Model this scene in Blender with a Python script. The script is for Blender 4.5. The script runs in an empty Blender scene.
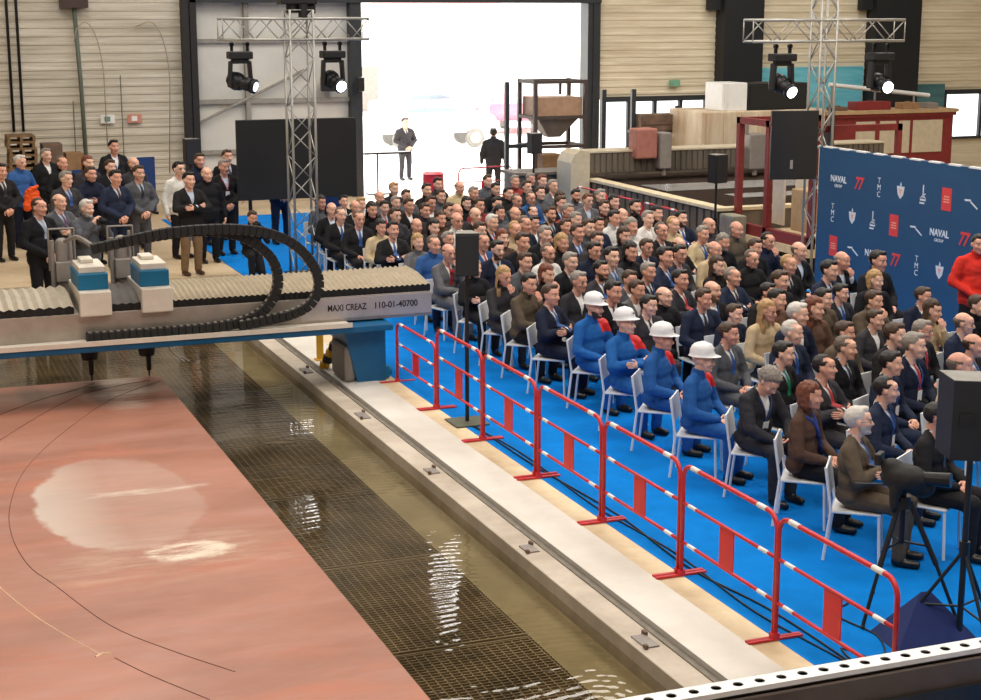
import bpy, bmesh, math, random
from mathutils import Vector, Matrix
from mathutils.bvhtree import BVHTree
random.seed(11)
sc = bpy.context.scene
COL = sc.collection
R = math.radians

# ------------------------------------------------------------------ materials
def S(r, g, b):
    f = lambda c: (c/12.92 if c <= .04045 else ((c+.055)/1.055)**2.4)
    return (f(r/255), f(g/255), f(b/255), 1)
def lighter(c, k): return tuple(min(1, v*k) for v in c[:3]) + (1,)
def mat(name, col, rough=.6, metal=0, var=.12, scale=8, bump=0, bscale=60, spec=.5, coat=0, emit=None, estr=0):
    m = bpy.data.materials.new(name); m.use_nodes = True
    nt = m.node_tree; b = nt.nodes['Principled BSDF']
    b.inputs['Roughness'].default_value = rough; b.inputs['Metallic'].default_value = metal
    b.inputs['Specular IOR Level'].default_value = spec
    b.inputs['Coat Weight'].default_value = coat
    tc = nt.nodes.new('ShaderNodeTexCoord')
    if var:
        n = nt.nodes.new('ShaderNodeTexNoise'); n.inputs['Scale'].default_value = scale; n.inputs['Detail'].default_value = 4
        nt.links.new(tc.outputs['Object'], n.inputs['Vector'])
        r = nt.nodes.new('ShaderNodeValToRGB')
        r.color_ramp.elements[0].position = .3; r.color_ramp.elements[1].position = .7
        r.color_ramp.elements[0].color = lighter(col, 1-var); r.color_ramp.elements[1].color = lighter(col, 1+var)
        nt.links.new(n.outputs['Fac'], r.inputs['Fac']); nt.links.new(r.outputs['Color'], b.inputs['Base Color'])
    else:
        b.inputs['Base Color'].default_value = col
    if bump:
        n2 = nt.nodes.new('ShaderNodeTexNoise'); n2.inputs['Scale'].default_value = bscale; n2.inputs['Detail'].default_value = 3
        nt.links.new(tc.outputs['Object'], n2.inputs['Vector'])
        bp = nt.nodes.new('ShaderNodeBump'); bp.inputs['Strength'].default_value = bump; bp.inputs['Distance'].default_value = .02
        nt.links.new(n2.outputs['Fac'], bp.inputs['Height']); nt.links.new(bp.outputs['Normal'], b.inputs['Normal'])
    if emit:
        b.inputs['Emission Color'].default_value = emit; b.inputs['Emission Strength'].default_value = estr
    return m
M = {}
M['black'] = mat('black_paint', S(24, 24, 26), .5)
M['blackm'] = mat('black_metal', S(30, 30, 32), .4, .3)
M['rubber'] = mat('black_rubber', S(28, 27, 26), .7)
M['alu'] = mat('aluminium', S(172, 170, 164), .4, .5, .06)
M['white'] = mat('white_paint', S(238, 238, 236), .45, 0, .03)
M['whitepl'] = mat('white_plastic', S(236, 238, 240), .35, 0, .02)
M['red'] = mat('red_paint', S(206, 44, 52), .4, 0, .08)
M['redflag'] = mat('red_plate', S(220, 40, 40), .45, 0, .06)
M['steel'] = mat('brushed_steel', S(176, 166, 156), .38, .55, .12, 5)
M['greybody'] = mat('grey_machine_paint', S(140, 132, 126), .5, .1, .1)
M['cream'] = mat('cream_machine_paint', S(222, 214, 200), .5, 0, .06)
M['teal'] = mat('teal_machine_paint', S(0, 108, 150), .45, 0, .08)
M['blueleg'] = mat('blue_machine_paint', S(0, 92, 140), .45, 0, .1)
M['yellow'] = mat('yellow_paint', S(232, 178, 40), .5, 0, .08)
M['darkred'] = mat('dark_red_paint', S(128, 44, 44), .5, 0, .12)
M['rust'] = mat('rusty_brown_metal', S(110, 88, 74), .7, .1, .3, 4)
M['brown'] = mat('brown_cardboard', S(150, 116, 82), .8, 0, .15)
M['wood'] = mat('pallet_wood', S(124, 96, 66), .8, 0, .25, 6)
M['navyp'] = mat('navy_panel', S(24, 56, 110), .7, 0, .06)
M['screen'] = mat('black_screen', S(30, 31, 33), .5, 0, .05)
M['glass'] = mat('pale_glass', S(225, 232, 236), .1, 0, .02)
M['beige'] = mat('beige_metal', S(196, 184, 160), .6, 0, .08)
M['lens'] = mat('lamp_lens_lit', S(240, 245, 255), .1, 0, 0, emit=(.9, .95, 1, 1), estr=9)
M['lensdim'] = mat('lamp_lens_glow', S(180, 200, 220), .1, 0, 0, emit=(.7, .85, 1, 1), estr=2.5)
M['carpet'] = mat('blue_carpet', S(6, 122, 208), .95, 0, .09, 3, .25, 180, .1)
M['orange'] = mat('orange_hi_vis', S(255, 92, 20), .6, 0, .06)

# corrugated cladding: ridges are geometry; streaky colour is procedural
def streaky(name, c1, c2, sx, sz, rough=.6):
    m = bpy.data.materials.new(name); m.use_nodes = True; nt = m.node_tree; b = nt.nodes['Principled BSDF']
    tc = nt.nodes.new('ShaderNodeTexCoord'); mp = nt.nodes.new('ShaderNodeMapping'); mp.inputs['Scale'].default_value = (sx, sx, sz)
    n = nt.nodes.new('ShaderNodeTexNoise'); n.inputs['Scale'].default_value = 1; n.inputs['Detail'].default_value = 6; n.inputs['Roughness'].default_value = .65
    r = nt.nodes.new('ShaderNodeValToRGB'); r.color_ramp.elements[0].position = .32; r.color_ramp.elements[1].position = .62
    r.color_ramp.elements[0].color = c1; r.color_ramp.elements[1].color = c2
    nt.links.new(tc.outputs['Object'], mp.inputs['Vector']); nt.links.new(mp.outputs['Vector'], n.inputs['Vector'])
    nt.links.new(n.outputs['Fac'], r.inputs['Fac']); nt.links.new(r.outputs['Color'], b.inputs['Base Color'])
    b.inputs['Roughness'].default_value = rough
    return m
M['cladding'] = streaky('cream_cladding', S(176, 166, 146), S(220, 212, 196), .35, 5)
M['cladding2'] = streaky('warm_cladding', S(204, 190, 162), S(236, 226, 202), .35, 4)
M['panelwall'] = streaky('white_wall_panel', S(196, 194, 184), S(222, 220, 212), .3, .3)
M['turq'] = streaky('turquoise_sheet', S(70, 170, 196), S(130, 214, 232), .3, 3)
M['tealsheet'] = streaky('dark_teal_sheet', S(50, 96, 104), S(84, 130, 136), .3, 3)
M['concrete'] = streaky('beige_concrete', S(178, 154, 120), S(208, 186, 154), .8, .8, .55)
M['curb'] = streaky('worn_pale_curb', S(164, 150, 132), S(206, 194, 178), .9, .9, .6)
M['whitestrip'] = streaky('white_painted_strip', S(208, 200, 188), S(228, 223, 214), .7, .7, .5)
M['tan'] = streaky('tan_concrete_edge', S(190, 164, 128), S(226, 204, 168), 1.2, 1.2, .6)
M['roofm'] = mat('dark_roof', S(80, 70, 60), .8)
M['sidewall'] = mat('side_wall_cladding', S(150, 138, 120), .7)
M['poolfloor'] = streaky('olive_silt', S(150, 138, 110), S(176, 164, 134), 1.5, 1.5, .9)
M['grate'] = mat('wet_dark_steel', S(150, 134, 110), .5, .1, .35, 2)

# ------------------------------------------------------------------ mesh builder
class MB:
    def __init__(s): s.bm = bmesh.new(); s.mi = 0
    def _m(s, faces):
        for f in faces: f.material_index = s.mi
    def box(s, c, d, rot=None, bev=0):
        r = bmesh.ops.create_cube(s.bm, size=1)
        vs = r['verts']
        mt = Matrix.Translation(c) @ (rot.to_4x4() if rot else Matrix.Identity(4)) @ Matrix.Diagonal((d[0], d[1], d[2], 1))
        bmesh.ops.transform(s.bm, matrix=mt, verts=vs)
        fs = {f for v in vs for f in v.link_faces}
        s._m(fs)
        if bev:
            es = list({e for v in vs for e in v.link_edges})
            r2 = bmesh.ops.bevel(s.bm, geom=es, offset=bev, segments=2, affect='EDGES', profile=.5)
            s._m(r2['faces'])
        return s
    def b2(s, x0, x1, y0, y1, z0, z1, bev=0):
        return s.box(((x0+x1)/2, (y0+y1)/2, (z0+z1)/2), (abs(x1-x0), abs(y1-y0), abs(z1-z0)), None, bev)
    def tube(s, pts, r, seg=8, caps=True, r1=None):
        pts = [Vector(p) for p in pts]; n = len(pts); rings = []
        up = None
        for i, p in enumerate(pts):
            t = (pts[min(i+1, n-1)] - pts[max(i-1, 0)]).normalized()
            if up is None:
                up = Vector((0, 0, 1)) if abs(t.z) < .9 else Vector((1, 0, 0))
            a = t.cross(up)
            if a.length < 1e-5: a = t.orthogonal()
            a.normalize(); bb = a.cross(t).normalized(); up = bb
            rr = r if r1 is None else r + (r1-r)*i/(n-1)
            rings.append([s.bm.verts.new(p + (a*math.cos(2*math.pi*k/seg) + bb*math.sin(2*math.pi*k/seg))*rr) for k in range(seg)])
        fs = []
        for i in range(n-1):
            for k in range(seg):
                fs.append(s.bm.faces.new((rings[i][k], rings[i][(k+1) % seg], rings[i+1][(k+1) % seg], rings[i+1][k])))
        if caps:
            fs.append(s.bm.faces.new(rings[0][::-1])); fs.append(s.bm.faces.new(rings[-1]))
        s._m(fs); return s
    def cyl(s, p0, p1, r, r1=None, seg=12): return s.tube([p0, p1], r, seg, True, r1)
    def ell(s, c, r, rot=None, sub=2):
        q = bmesh.ops.create_icosphere(s.bm, subdivisions=sub, radius=1)
        mt = Matrix.Translation(c) @ (rot.to_4x4() if rot else Matrix.Identity(4)) @ Matrix.Diagonal((r[0], r[1], r[2], 1))
        bmesh.ops.transform(s.bm, matrix=mt, verts=q['verts'])
        s._m({f for v in q['verts'] for f in v.link_faces}); return s
    def cap(s, p0, p1, r0, r1, seg=12):
        p0, p1 = Vector(p0), Vector(p1); d = (p1-p0); L = d.length; d = d/L if L > 1e-6 else Vector((0, 0, 1))
        pts, rs = [], []
        for k in (0, 30, 60): pts.append(p0 - d*r0*math.cos(R(k+1))); rs.append(r0*math.sin(R(max(k, 8))))
        pts.append(p0); rs.append(r0); pts.append(p1); rs.append(r1)
        for k in (60, 30, 0): pts.append(p1 + d*r1*math.cos(R(k+1))); rs.append(r1*math.sin(R(max(k, 8))))
        a = d.orthogonal().normalized(); b = d.cross(a); rings = []
        for p, r in zip(pts, rs):
            rings.append([s.bm.verts.new(p + (a*math.cos(2*math.pi*k/seg)+b*math.sin(2*math.pi*k/seg))*r) for k in range(seg)])
        fs = []
        for i in range(len(rings)-1):
            for k in range(seg):
                fs.append(s.bm.faces.new((rings[i][k], rings[i][(k+1) % seg], rings[i+1][(k+1) % seg], rings[i+1][k])))
        fs.append(s.bm.faces.new(rings[0][::-1])); fs.append(s.bm.faces.new(rings[-1]))
        s._m(fs); return s
    def poly(s, pts, thick=None):
        vs = [s.bm.verts.new(p) for p in pts]; f = s.bm.faces.new(vs); s._m([f])
        if thick is not None:
            r = bmesh.ops.extrude_face_region(s.bm, geom=[f])
            nv = [e for e in r['geom'] if isinstance(e, bmesh.types.BMVert)]
            bmesh.ops.translate(s.bm, vec=thick, verts=nv)
            s._m([g for g in r['geom'] if isinstance(g, bmesh.types.BMFace)])
            s._m({ff for v in nv for ff in v.link_faces})
        return s
    def mesh(s, name, mats, smooth=False):
        bmesh.ops.recalc_face_normals(s.bm, faces=s.bm.faces)
        me = bpy.data.meshes.new(name); s.bm.to_mesh(me); s.bm.free()
        for m in (mats if isinstance(mats, (list, tuple)) else [mats]): me.materials.append(m)
        if smooth: me.shade_smooth()
        return me
    def build(s, name, mats, parent=None, smooth=False):
        return link(name, s.mesh(name, mats, smooth), parent)
def link(name, data, parent=None):
    o = bpy.data.objects.new(name, data); COL.objects.link(o)
    if parent: o.parent = parent
    return o
def tag(o, label=None, cat=None, group=None, kind=None):
    if label: o['label'] = label
    if cat: o['category'] = cat
    if group: o['group'] = group
    if kind: o['kind'] = kind
    return o
def thing(name, label, cat, loc=(0, 0, 0), rz=0, group=None):
    o = link(name, None); o.location = loc; o.rotation_euler = (0, 0, rz)
    return tag(o, label, cat, group)
def copy_tree(o, parent=None):
    c = o.copy(); COL.objects.link(c)
    if parent: c.parent = parent
    for ch in list(o.children): copy_tree(ch, c)
    return c
def struct(name, mb, m): return tag(mb.build(name, m), kind='structure')

# ------------------------------------------------------------------ camera (height 4.75 m, looking 12 degrees down)
F, CH = 1594., 4.75
pitch = math.atan(340/F); yaw = math.atan(636*math.cos(pitch)/F)
cam = bpy.data.cameras.new('camera'); cam.sensor_width = 36; cam.lens = 36*F/981; cam.clip_end = 300; cam.clip_start = .05
co = link('camera', cam); co.location = (0, 0, CH); co.rotation_euler = (math.pi/2-pitch, 0, -yaw)
sc.camera = co
# ------------------------------------------------------------------ the hall
YW = 40.0
fl = MB(); fl.b2(-12, 36, 24.6, 40.3, -.3, 0); fl.b2(6.0, 36, -6, 24.6, -.3, 0); struct('floor', fl, M['concrete'])
ex = MB(); ex.b2(-20, 70, 40.3, 110, -.3, -.01); struct('floor_outside', ex, mat('sunlit_yard', S(226, 222, 216), .9))

def corrugated(x0, x1, z0, z1, y, pitch_=.2, depth=.02):
    mb = MB(); n = int((z1-z0)/pitch_); prof = []
    for i in range(n):
        z = z0 + i*pitch_
        for dz, dy in ((0, 0), (.55, 0), (.65, -depth), (.9, -depth)): prof.append((y+dy, z+dz*pitch_))
    prof.append((y, z1))
    a = [mb.bm.verts.new((x0, p[0], p[1])) for p in prof]; b = [mb.bm.verts.new((x1, p[0], p[1])) for p in prof]
    for i in range(len(prof)-1): mb.bm.faces.new((a[i], a[i+1], b[i+1], b[i]))
    mb.b2(x0, x1, y+.02, y+.2, z0, z1)
    return mb
struct('wall_back', corrugated(-12, 7.45, 0, 13, YW), M['cladding'])
struct('wall_back_right', corrugated(18.72, 36, 2.35, 13, YW), M['cladding2'])
# low dado and window bays right of the doorway
dd = MB(); dd.b2(18.72, 36, YW, YW+.2, 0, 1.0); dd.b2(22.2, 30.1, YW, YW+.2, 1.0, 2.4); struct('wall_back_lower', dd, M['cladding2'])
# recessed bay left of the doorway
ww = MB(); ww.b2(7.75, 11.75, YW+.1, YW+.3, 0, 6.0)
ww.b2(7.75, 10.0, YW+.1, YW+.3, 6, 7.9); ww.b2(10.6, 11.75, YW+.1, YW+.3, 6, 7.9); ww.b2(10.0, 10.6, YW+.1, YW+.3, 6, 6.6); ww.b2(7.75, 11.75, YW+.1, YW+.3, 7.9, 13)
struct('wall_recess', ww, M['panelwall'])
up = MB(); up.b2(11.7, 18.75, YW, YW+.25, 5.25, 9.8); up.b2(11.7, 13.9, YW, YW+.25, 9.8, 12.4); up.b2(14.7, 18.75, YW, YW+.25, 9.8, 12.4); up.b2(13.9, 14.7, YW, YW+.25, 9.8, 10.4); up.b2(13.9, 14.7, YW, YW+.25, 11.7, 12.4)
up.b2(11.7, 18.75, YW, YW+.25, 12.4, 13); struct('wall_above_doorway', up, M['cladding'])
g = mat('daylight_panel', S(240, 244, 248), .3, 0, 0, emit=(1, .98, .95, 1), estr=7)
for i, (x0, x1, z0, z1) in enumerate(((10.0, 10.6, 6.6, 7.9), (13.9, 14.7, 10.4, 11.7))):
    w = MB(); w.b2(x0, x1, YW+.1, YW+.14, z0, z1); o = struct('window_%d' % (i+3), w, g)
    w = MB()
    for k in range(1, 4): w.b2(x0+(x1-x0)*k/4-.015, x0+(x1-x0)*k/4+.015, YW+.05, YW+.1, z0, z1)
    w.b2(x0, x1, YW+.05, YW+.1, z1-.5, z1-.46)
    w.build('window_bars', M['white'], o)
ro = MB(); ro.b2(7.75, 11.75, YW-.02, YW+.1, 3.95, 4.05); ro.b2(7.75, 11.75, YW-.02, YW+.1, 2.45, 2.56); ro.b2(7.75, 11.75, YW-.02, YW+.1, 1.2, 1.3); ro.b2(7.75, 11.75, YW-.02, YW+.1, 0, .15)
ro.b2(9.0, 9.12, YW-.06, YW+.1, 0, 6); ro.cyl((7.8, YW-.05, 2.0), (10.6, YW-.05, 3.3), .035)
struct('trim_1', ro, mat('grey_wall_rail', S(150, 146, 138), .6))
dc = MB(); dc.b2(7.42, 7.58, YW-.3, YW+.1, 0, 13); dc.b2(7.62, 7.78, YW-.25, YW+.1, 0, 13); dc.b2(7.5, 7.7, YW-.2, YW+.1, 0, 13)
struct('column_left_of_recess', dc, mat('dark_column', S(34, 32, 32), .6))
dm = mat('dark_door_frame', S(48, 52, 56), .5)
df = MB(); df.b2(11.7, 12.0, YW-.2, YW+.3, 0, 5.25); df.b2(18.35, 18.72, YW-.2, YW+.3, 0, 5.25); df.b2(7.6, 18.72, YW-.25, YW+.2, 4.93, 5.3)
df.b2(18.5, 18.54, YW-.26, YW-.2, 0, 5.0)
struct('door_1', df, dm)
for i, (x0, x1) in enumerate(((22.35, 23.6), (27.3, 28.85))):
    c = MB(); c.b2(x0, x1, YW-.5, YW+.1, 0, 13); c.b2(x0-.35, x0, YW-.3, YW-.05, 4.75, 5.6)
    struct('column_right_%s' % 'ab'[i], c, mat('black_column', S(26, 30, 34), .6))
# windows right of doorway
wg = mat('daylit_glazing', S(236, 242, 246), .2, 0, .02, emit=(.95, .98, 1, 1), estr=2.2)
for i, (x0, x1) in enumerate(((18.9, 22.1), (30.2, 35.5))):
    w = MB(); w.b2(x0, x1, YW+.06, YW+.1, 1.0, 2.35); o = struct('window_%d' % (i+1), w, wg)
    w = MB(); n = 4
    for k in range(n+1): w.b2(x0+(x1-x0)*k/n-.05, x0+(x1-x0)*k/n+.05, YW-.05, YW+.06, 1.0, 2.35)
    w.b2(x0, x1, YW-.08, YW+.06, 2.28, 2.42); w.b2(x0, x1, YW-.08, YW+.06, .95, 1.02)
    w.build('window_frame', dm, o)
tq = MB(); tq.b2(23.65, 27.2, YW-.12, YW-.04, 1.5, 3.15); tag(tq.build('turquoise_sheet', M['turq']), 'bright turquoise sheet panel on the cream wall between black columns', 'wall panel')
ts = MB(); ts.b2(28.9, 30.1, YW-.12, YW-.04, 1.3, 2.6); tag(ts.build('teal_sheet', M['tealsheet']), 'dark teal corrugated panel next to the bright window', 'wall panel')
# other walls and roof close the hall
sw = MB(); sw.b2(-12.2, -12, -12, 40.3, 0, 13); struct('wall_left', sw, M['sidewall'])
sw = MB(); sw.b2(36, 36.2, -12, 40.3, 0, 13); struct('wall_right', sw, M['sidewall'])
sw = MB(); sw.b2(-12, 36, -12.2, -12, -.5, 13); struct('wall_front', sw, M['sidewall'])
ce = MB(); ce.b2(-12.2, 36.2, -12.2, 40.4, 13, 13.2)
for y in range(-8, 40, 8): ce.b2(-12, 36, y-.15, y+.15, 12.3, 13)
struct('ceiling', ce, M['roofm'])

# pipes, signs and small fittings on the back wall
def wallpipe(pts, r, m, label, name='pipe'):
    t = MB(); t.tube(pts, r, 8); return tag(t.build(name, m, None, True), label, 'pipe')
gp = mat('grey_green_pipe', S(96, 104, 92), .5)
wallpipe([(3.33, 39.85, 8), (3.33, 39.85, 1.9)], .035, M['blackm'], 'thin dark pipe nearest the wall edge, beside another dark pipe', 'wall_pipe')
wallpipe([(3.55, 39.85, 8), (3.55, 39.85, 1.9)], .035, M['blackm'], 'second thin dark pipe on the cream wall above the pallets', 'wall_pipe')
wallpipe([(4.88, 39.85, 4.85), (4.95, 39.85, 3), (5.0, 39.85, .2)], .05, gp, 'grey green vertical pipe under the dark box on the wall', 'wall_pipe')
def arc(x0, x1, zt, zb, y):
    p = []
    for k in range(13):
        a = math.pi*k/24
        p.append((x1-(x1-x0)*math.cos(a), y, zb+(zt-zb)*math.sin(a))) if False else p.append((x0+(x1-x0)*math.sin(a), y, zt-(zt-zb)*(1-math.cos(a))))
    return p
cb = mat('pale_cable', S(170, 160, 140), .5)
t = MB(); t.tube([(4.84, 39.80, 4.0), (4.9, 39.80, 4.3), (5.05, 39.80, 4.45)] + arc(5.1, 5.5, 4.47, 3.0, 39.80) + [(5.5, 39.80, 1.5)], .014, 6)
tag(t.build('looped_cable', cb, None, True), 'thin looped cable hanging in an arch beside the grey green pipe', 'cable')
t = MB(); t.tube([(6.3, 39.80, 4.35), (6.6, 39.80, 4.47)] + arc(6.65, 7.08, 4.47, 3.0, 39.80) + [(6.98, 39.80, .8)], .014, 6)
tag(t.build('looped_cable', cb, None, True), 'thin looped cable hanging nearest the black column', 'cable')
for x in (4.75, 5.9):
    t = MB(); t.cyl((x, 39.9, 2.6 if x < 5 else 3.2), (x, 39.9, .9), .012); tag(t.build('conduit', gp, None), 'thin vertical conduit on the cream wall, ' + ('short one by the pallets' if x < 5 else 'tall one by the small red sign'), 'conduit')
t = MB(); t.b2(4.55, 5.2, 39.7, 39.94, 4.8, 5.1); tag(t.build('wall_box', mat('dark_brown_box', S(70, 52, 48), .6)), 'dark brown box high on the cream wall above the pipe', 'wall box')
for x, m_, lb in ((5.55, mat('green_sign', S(110, 150, 130), .5), 'small white and green emergency sign on the cream wall'), (6.2, mat('red_sign', S(206, 140, 120), .5), 'small faded red sign on the cream wall')):
    o = thing('wall_sign', lb, 'sign', (x, 39.9, 2.15))
    w = MB(); w.b2(-.17, .17, -.02, .02, -.1, .1); w.build('sign_plate', M['white'] if 'green' in lb else m_, o)
    w = MB(); w.b2(-.08, .06, -.03, -.02, -.06, .06); w.build('pictogram', m_ if 'green' in lb else M['white'], o)
w = MB(); w.b2(20.9, 21.2, 39.85, 39.93, 2.68, 2.85); tag(w.build('exit_sign', mat('green_exit', S(120, 176, 148), .5)), 'small green exit sign above the window by the doorway', 'sign')

# ------------------------------------------------------------------ cutting pool
WL = -.10
pf = MB(); pf.b2(-8, 5.15, -6, 24.3, -.62, -.5); struct('floor_pool', pf, M['poolfloor'])
lg = MB(); lg.b2(4.7, 5.15, -6, 24.3, -.5, -.2); struct('trim_pool_ledge', lg, M['poolfloor'])
cu = MB(); cu.b2(5.15, 5.40, -6, 24.6, -.5, .02, .008); cu.b2(-8, 5.15, 24.3, 24.6, -.5, .02)
struct('curb_pool', cu, M['curb'])
gr = MB(); gr.b2(5.40, 5.52, -6, 24.6, -.5, -.03); gr.b2(5.385, 5.42, -6, 24.6, -.03, .03); struct('trim_rail_groove', gr, mat('grey_groove', S(120, 112, 100), .7, 0, .2))
ws = MB(); ws.b2(5.52, 6.0, -6, 24.6, -.5, .012); struct('trim_white_strip', ws, M['whitestrip'])
tn = MB(); tn.b2(6.0, 6.25, -6, 24.6, -.02, .006); struct('trim_tan_edge', tn, M['tan'])
ed = MB(); ed.b2(-8, 6.2, 28.45, 28.65, -.01, .004)
for k in range(140): ed.b2(-8+k*.1, -7.95+k*.1, 28.5, 28.56, .003, .006)
struct('trim_joint_strip', ed, mat('grey_joint', S(160, 142, 114), .7))
for (y, h) in ((20.3, .3), (17.7, .3), (15.2, .2), (12.55, .2), (10.25, .25)):
    o = thing('rail_clamp', 'small metal clamp lying on the pale pool curb, %s' % {20.3: 'beyond the gantry leg', 17.7: 'just before the gantry leg', 15.2: 'level with the third red post', 12.55: 'level with the fifth red post', 10.25: 'nearest the perforated tray'}[y], 'clamp', (5.27, y, .02))
    w = MB(); w.b2(-.06, .06, -h/2, h/2, 0, .012); w.build('clamp_plate', M['greybody'], o)
    w = MB(); w.b2(-.07, -.045, -h/2-.02, -h/2+.02, 0, .035); w.b2(.045, .07, h/2-.03, h/2+.03, 0, .035); w.build('clamp_lug', M['rust'], o)
wm = bpy.data.materials.new('pool_water'); wm.use_nodes = True; nt = wm.node_tree
for n in list(nt.nodes): nt.nodes.remove(n)
out = nt.nodes.new('ShaderNodeOutputMaterial'); mx = nt.nodes.new('ShaderNodeMixShader'); tr = nt.nodes.new('ShaderNodeBsdfTransparent'); gl = nt.nodes.new('ShaderNodeBsdfGlossy'); fr = nt.nodes.new('ShaderNodeFresnel')
tr.inputs['Color'].default_value = (.78, .74, .64, 1); gl.inputs['Roughness'].default_value = .02; fr.inputs['IOR'].default_value = 1.33
tc = nt.nodes.new('ShaderNodeTexCoord'); bp = nt.nodes.new('ShaderNodeBump'); bp.inputs['Strength'].default_value = .028; bp.inputs['Distance'].default_value = .015
hsum = None
for (cx, cy, sc_) in ((4.1, 11.2, 9.), (3.75, 15.2, 6.), (4.6, 9.6, 10.)):
    mp = nt.nodes.new('ShaderNodeMapping'); mp.inputs['Location'].default_value = (-cx, -cy, 0)
    wv = nt.nodes.new('ShaderNodeTexWave'); wv.wave_type = 'RINGS'; wv.rings_direction = 'Z'; wv.inputs['Scale'].default_value = sc_/3; wv.inputs['Distortion'].default_value = 1.2; wv.inputs['Detail'].default_value = 1
    nt.links.new(tc.outputs['Object'], mp.inputs['Vector']); nt.links.new(mp.outputs['Vector'], wv.inputs['Vector'])
    if hsum is None: hsum = wv.outputs['Fac']
    else:
        ad = nt.nodes.new('ShaderNodeMath'); ad.operation = 'ADD'; nt.links.new(hsum, ad.inputs[0]); nt.links.new(wv.outputs['Fac'], ad.inputs[1]); hsum = ad.outputs[0]
nt.links.new(hsum, bp.inputs['Height'])
for n in (gl, fr): nt.links.new(bp.outputs['Normal'], n.inputs['Normal'])
nt.links.new(fr.outputs['Fac'], mx.inputs[0]); nt.links.new(tr.outputs[0], mx.inputs[1]); nt.links.new(gl.outputs[0], mx.inputs[2]); nt.links.new(mx.outputs[0], out.inputs[0])
wme = bpy.data.meshes.new('pool_water'); wme.from_pydata([(-8, -6, WL), (5.15, -6, WL), (5.15, 24.3, WL), (-8, 24.3, WL)], [], [(0, 1, 2, 3)]); wme.materials.append(wm)
tag(link('pool_water', wme), 'dark rippled water filling the long cutting pool', 'water', kind='stuff')
# grating panels under the water
def grating(y0, y1, x0, x1):
    mb = MB(); y = y0+.03
    while y < y1-.02: mb.b2(x0, x1, y-.006, y+.006, -.27, -.2); y += .05
    x = x0+.03
    while x < x1: mb.b2(x-.007, x+.007, y0, y1, -.26, -.205); x += .075
    mb.b2(x0, x1, y0, y0+.02, -.28, -.195); mb.b2(x0, x1, y1-.02, y1, -.28, -.195)
    return mb
ys = [6.9, 9.1, 11.2, 13.3, 15.5, 17.7, 19.9, 22.1, 24.25]
nm = ['nearest, under the perforated tray', 'second, by the near curb clamp', 'third, in front of the bright reflection', 'fourth, along the plate edge', 'fifth, beside the plate corner', 'sixth, in front of the gantry', 'seventh, right under the gantry', 'eighth, at the pool end']
for i in range(8):
    m = grating(ys[i]+.02, ys[i+1]-.02, 3.0 if ys[i+1] < 20 else .2, 4.7)
    tag(m.build('pool_grating', M['grate']), 'sunken steel grating panel, %s' % nm[i], 'grating', 'grating panels under the water')

# steel plate with primer
pm = bpy.data.materials.new('red_primer_plate'); pm.use_nodes = True; nt = pm.node_tree; B = nt.nodes['Principled BSDF']
tc = nt.nodes.new('ShaderNodeTexCoord')
def noise(scale, loc, detail=5, rough=.6, sx=1, sy=1):
    mp = nt.nodes.new('ShaderNodeMapping'); mp.inputs['Location'].default_value = loc; mp.inputs['Scale'].default_value = (sx, sy, 1)
    n = nt.nodes.new('ShaderNodeTexNoise'); n.inputs['Scale'].default_value = scale; n.inputs['Detail'].default_value = detail; n.inputs['Roughness'].default_value = rough
    nt.links.new(tc.outputs['Object'], mp.inputs['Vector']); nt.links.new(mp.outputs['Vector'], n.inputs['Vector']); return n.outputs['Fac']
def ramp(src, p0, p1, c0=(0, 0, 0, 1), c1=(1, 1, 1, 1)):
    r = nt.nodes.new('ShaderNodeValToRGB'); r.color_ramp.elements[0].position = p0; r.color_ramp.elements[1].position = p1
    r.color_ramp.elements[0].color = c0; r.color_ramp.elements[1].color = c1; nt.links.new(src, r.inputs['Fac']); return r.outputs['Color']
def mix(a, b, fac):
    m = nt.nodes.new('ShaderNodeMix'); m.data_type = 'RGBA'
    nt.links.new(fac, m.inputs['Factor'])
    if isinstance(a, tuple): m.inputs['A'].default_value = a
    else: nt.links.new(a, m.inputs['A'])
    if isinstance(b, tuple): m.inputs['B'].default_value = b
    else: nt.links.new(b, m.inputs['B'])
    return m.outputs['Result']
def blob(cx, cy, rx, ry, wob, edge=.12, ns=1.6):
    # irregular stain: 1 inside an ellipse with a wobbling outline
    mp = nt.nodes.new('ShaderNodeMapping'); mp.inputs['Location'].default_value = (-cx/rx, -cy/ry, 0); mp.inputs['Scale'].default_value = (1/rx, 1/ry, 0)
    nt.links.new(tc.outputs['Object'], mp.inputs['Vector'])
    L = nt.nodes.new('ShaderNodeVectorMath'); L.operation = 'LENGTH'; nt.links.new(mp.outputs['Vector'], L.inputs[0])
    a = nt.nodes.new('ShaderNodeMath'); a.operation = 'MULTIPLY_ADD'; nt.links.new(noise(ns, (cx, cy, 3)), a.inputs[0]); a.inputs[1].default_value = wob; nt.links.new(L.outputs['Value'], a.inputs[2])
    h_ = nt.nodes.new('ShaderNodeMath'); h_.operation = 'MULTIPLY'; h_.inputs[1].default_value = .4; nt.links.new(a.outputs[0], h_.inputs[0])
    return ramp(h_.outputs[0], .4*(1+wob*.5-edge), .4*(1+wob*.5), (1, 1, 1, 1), (0, 0, 0, 1))
def mul(a, k):
    m = nt.nodes.new('ShaderNodeMath'); m.operation = 'MULTIPLY'; nt.links.new(a, m.inputs[0])
    if isinstance(k, float): m.inputs[1].default_value = k
    else: nt.links.new(k, m.inputs[1])
    return m.outputs[0]
base = ramp(noise(.55, (0, 0, 0), 6, .6, .7, 1.3), .35, .68, S(154, 102, 82), S(184, 126, 105))
base = mix(base, S(196, 116, 86), mul(ramp(noise(.8, (5, 2, 0), 4, .6, .5, 1.6), .52, .72), .7))
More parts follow.
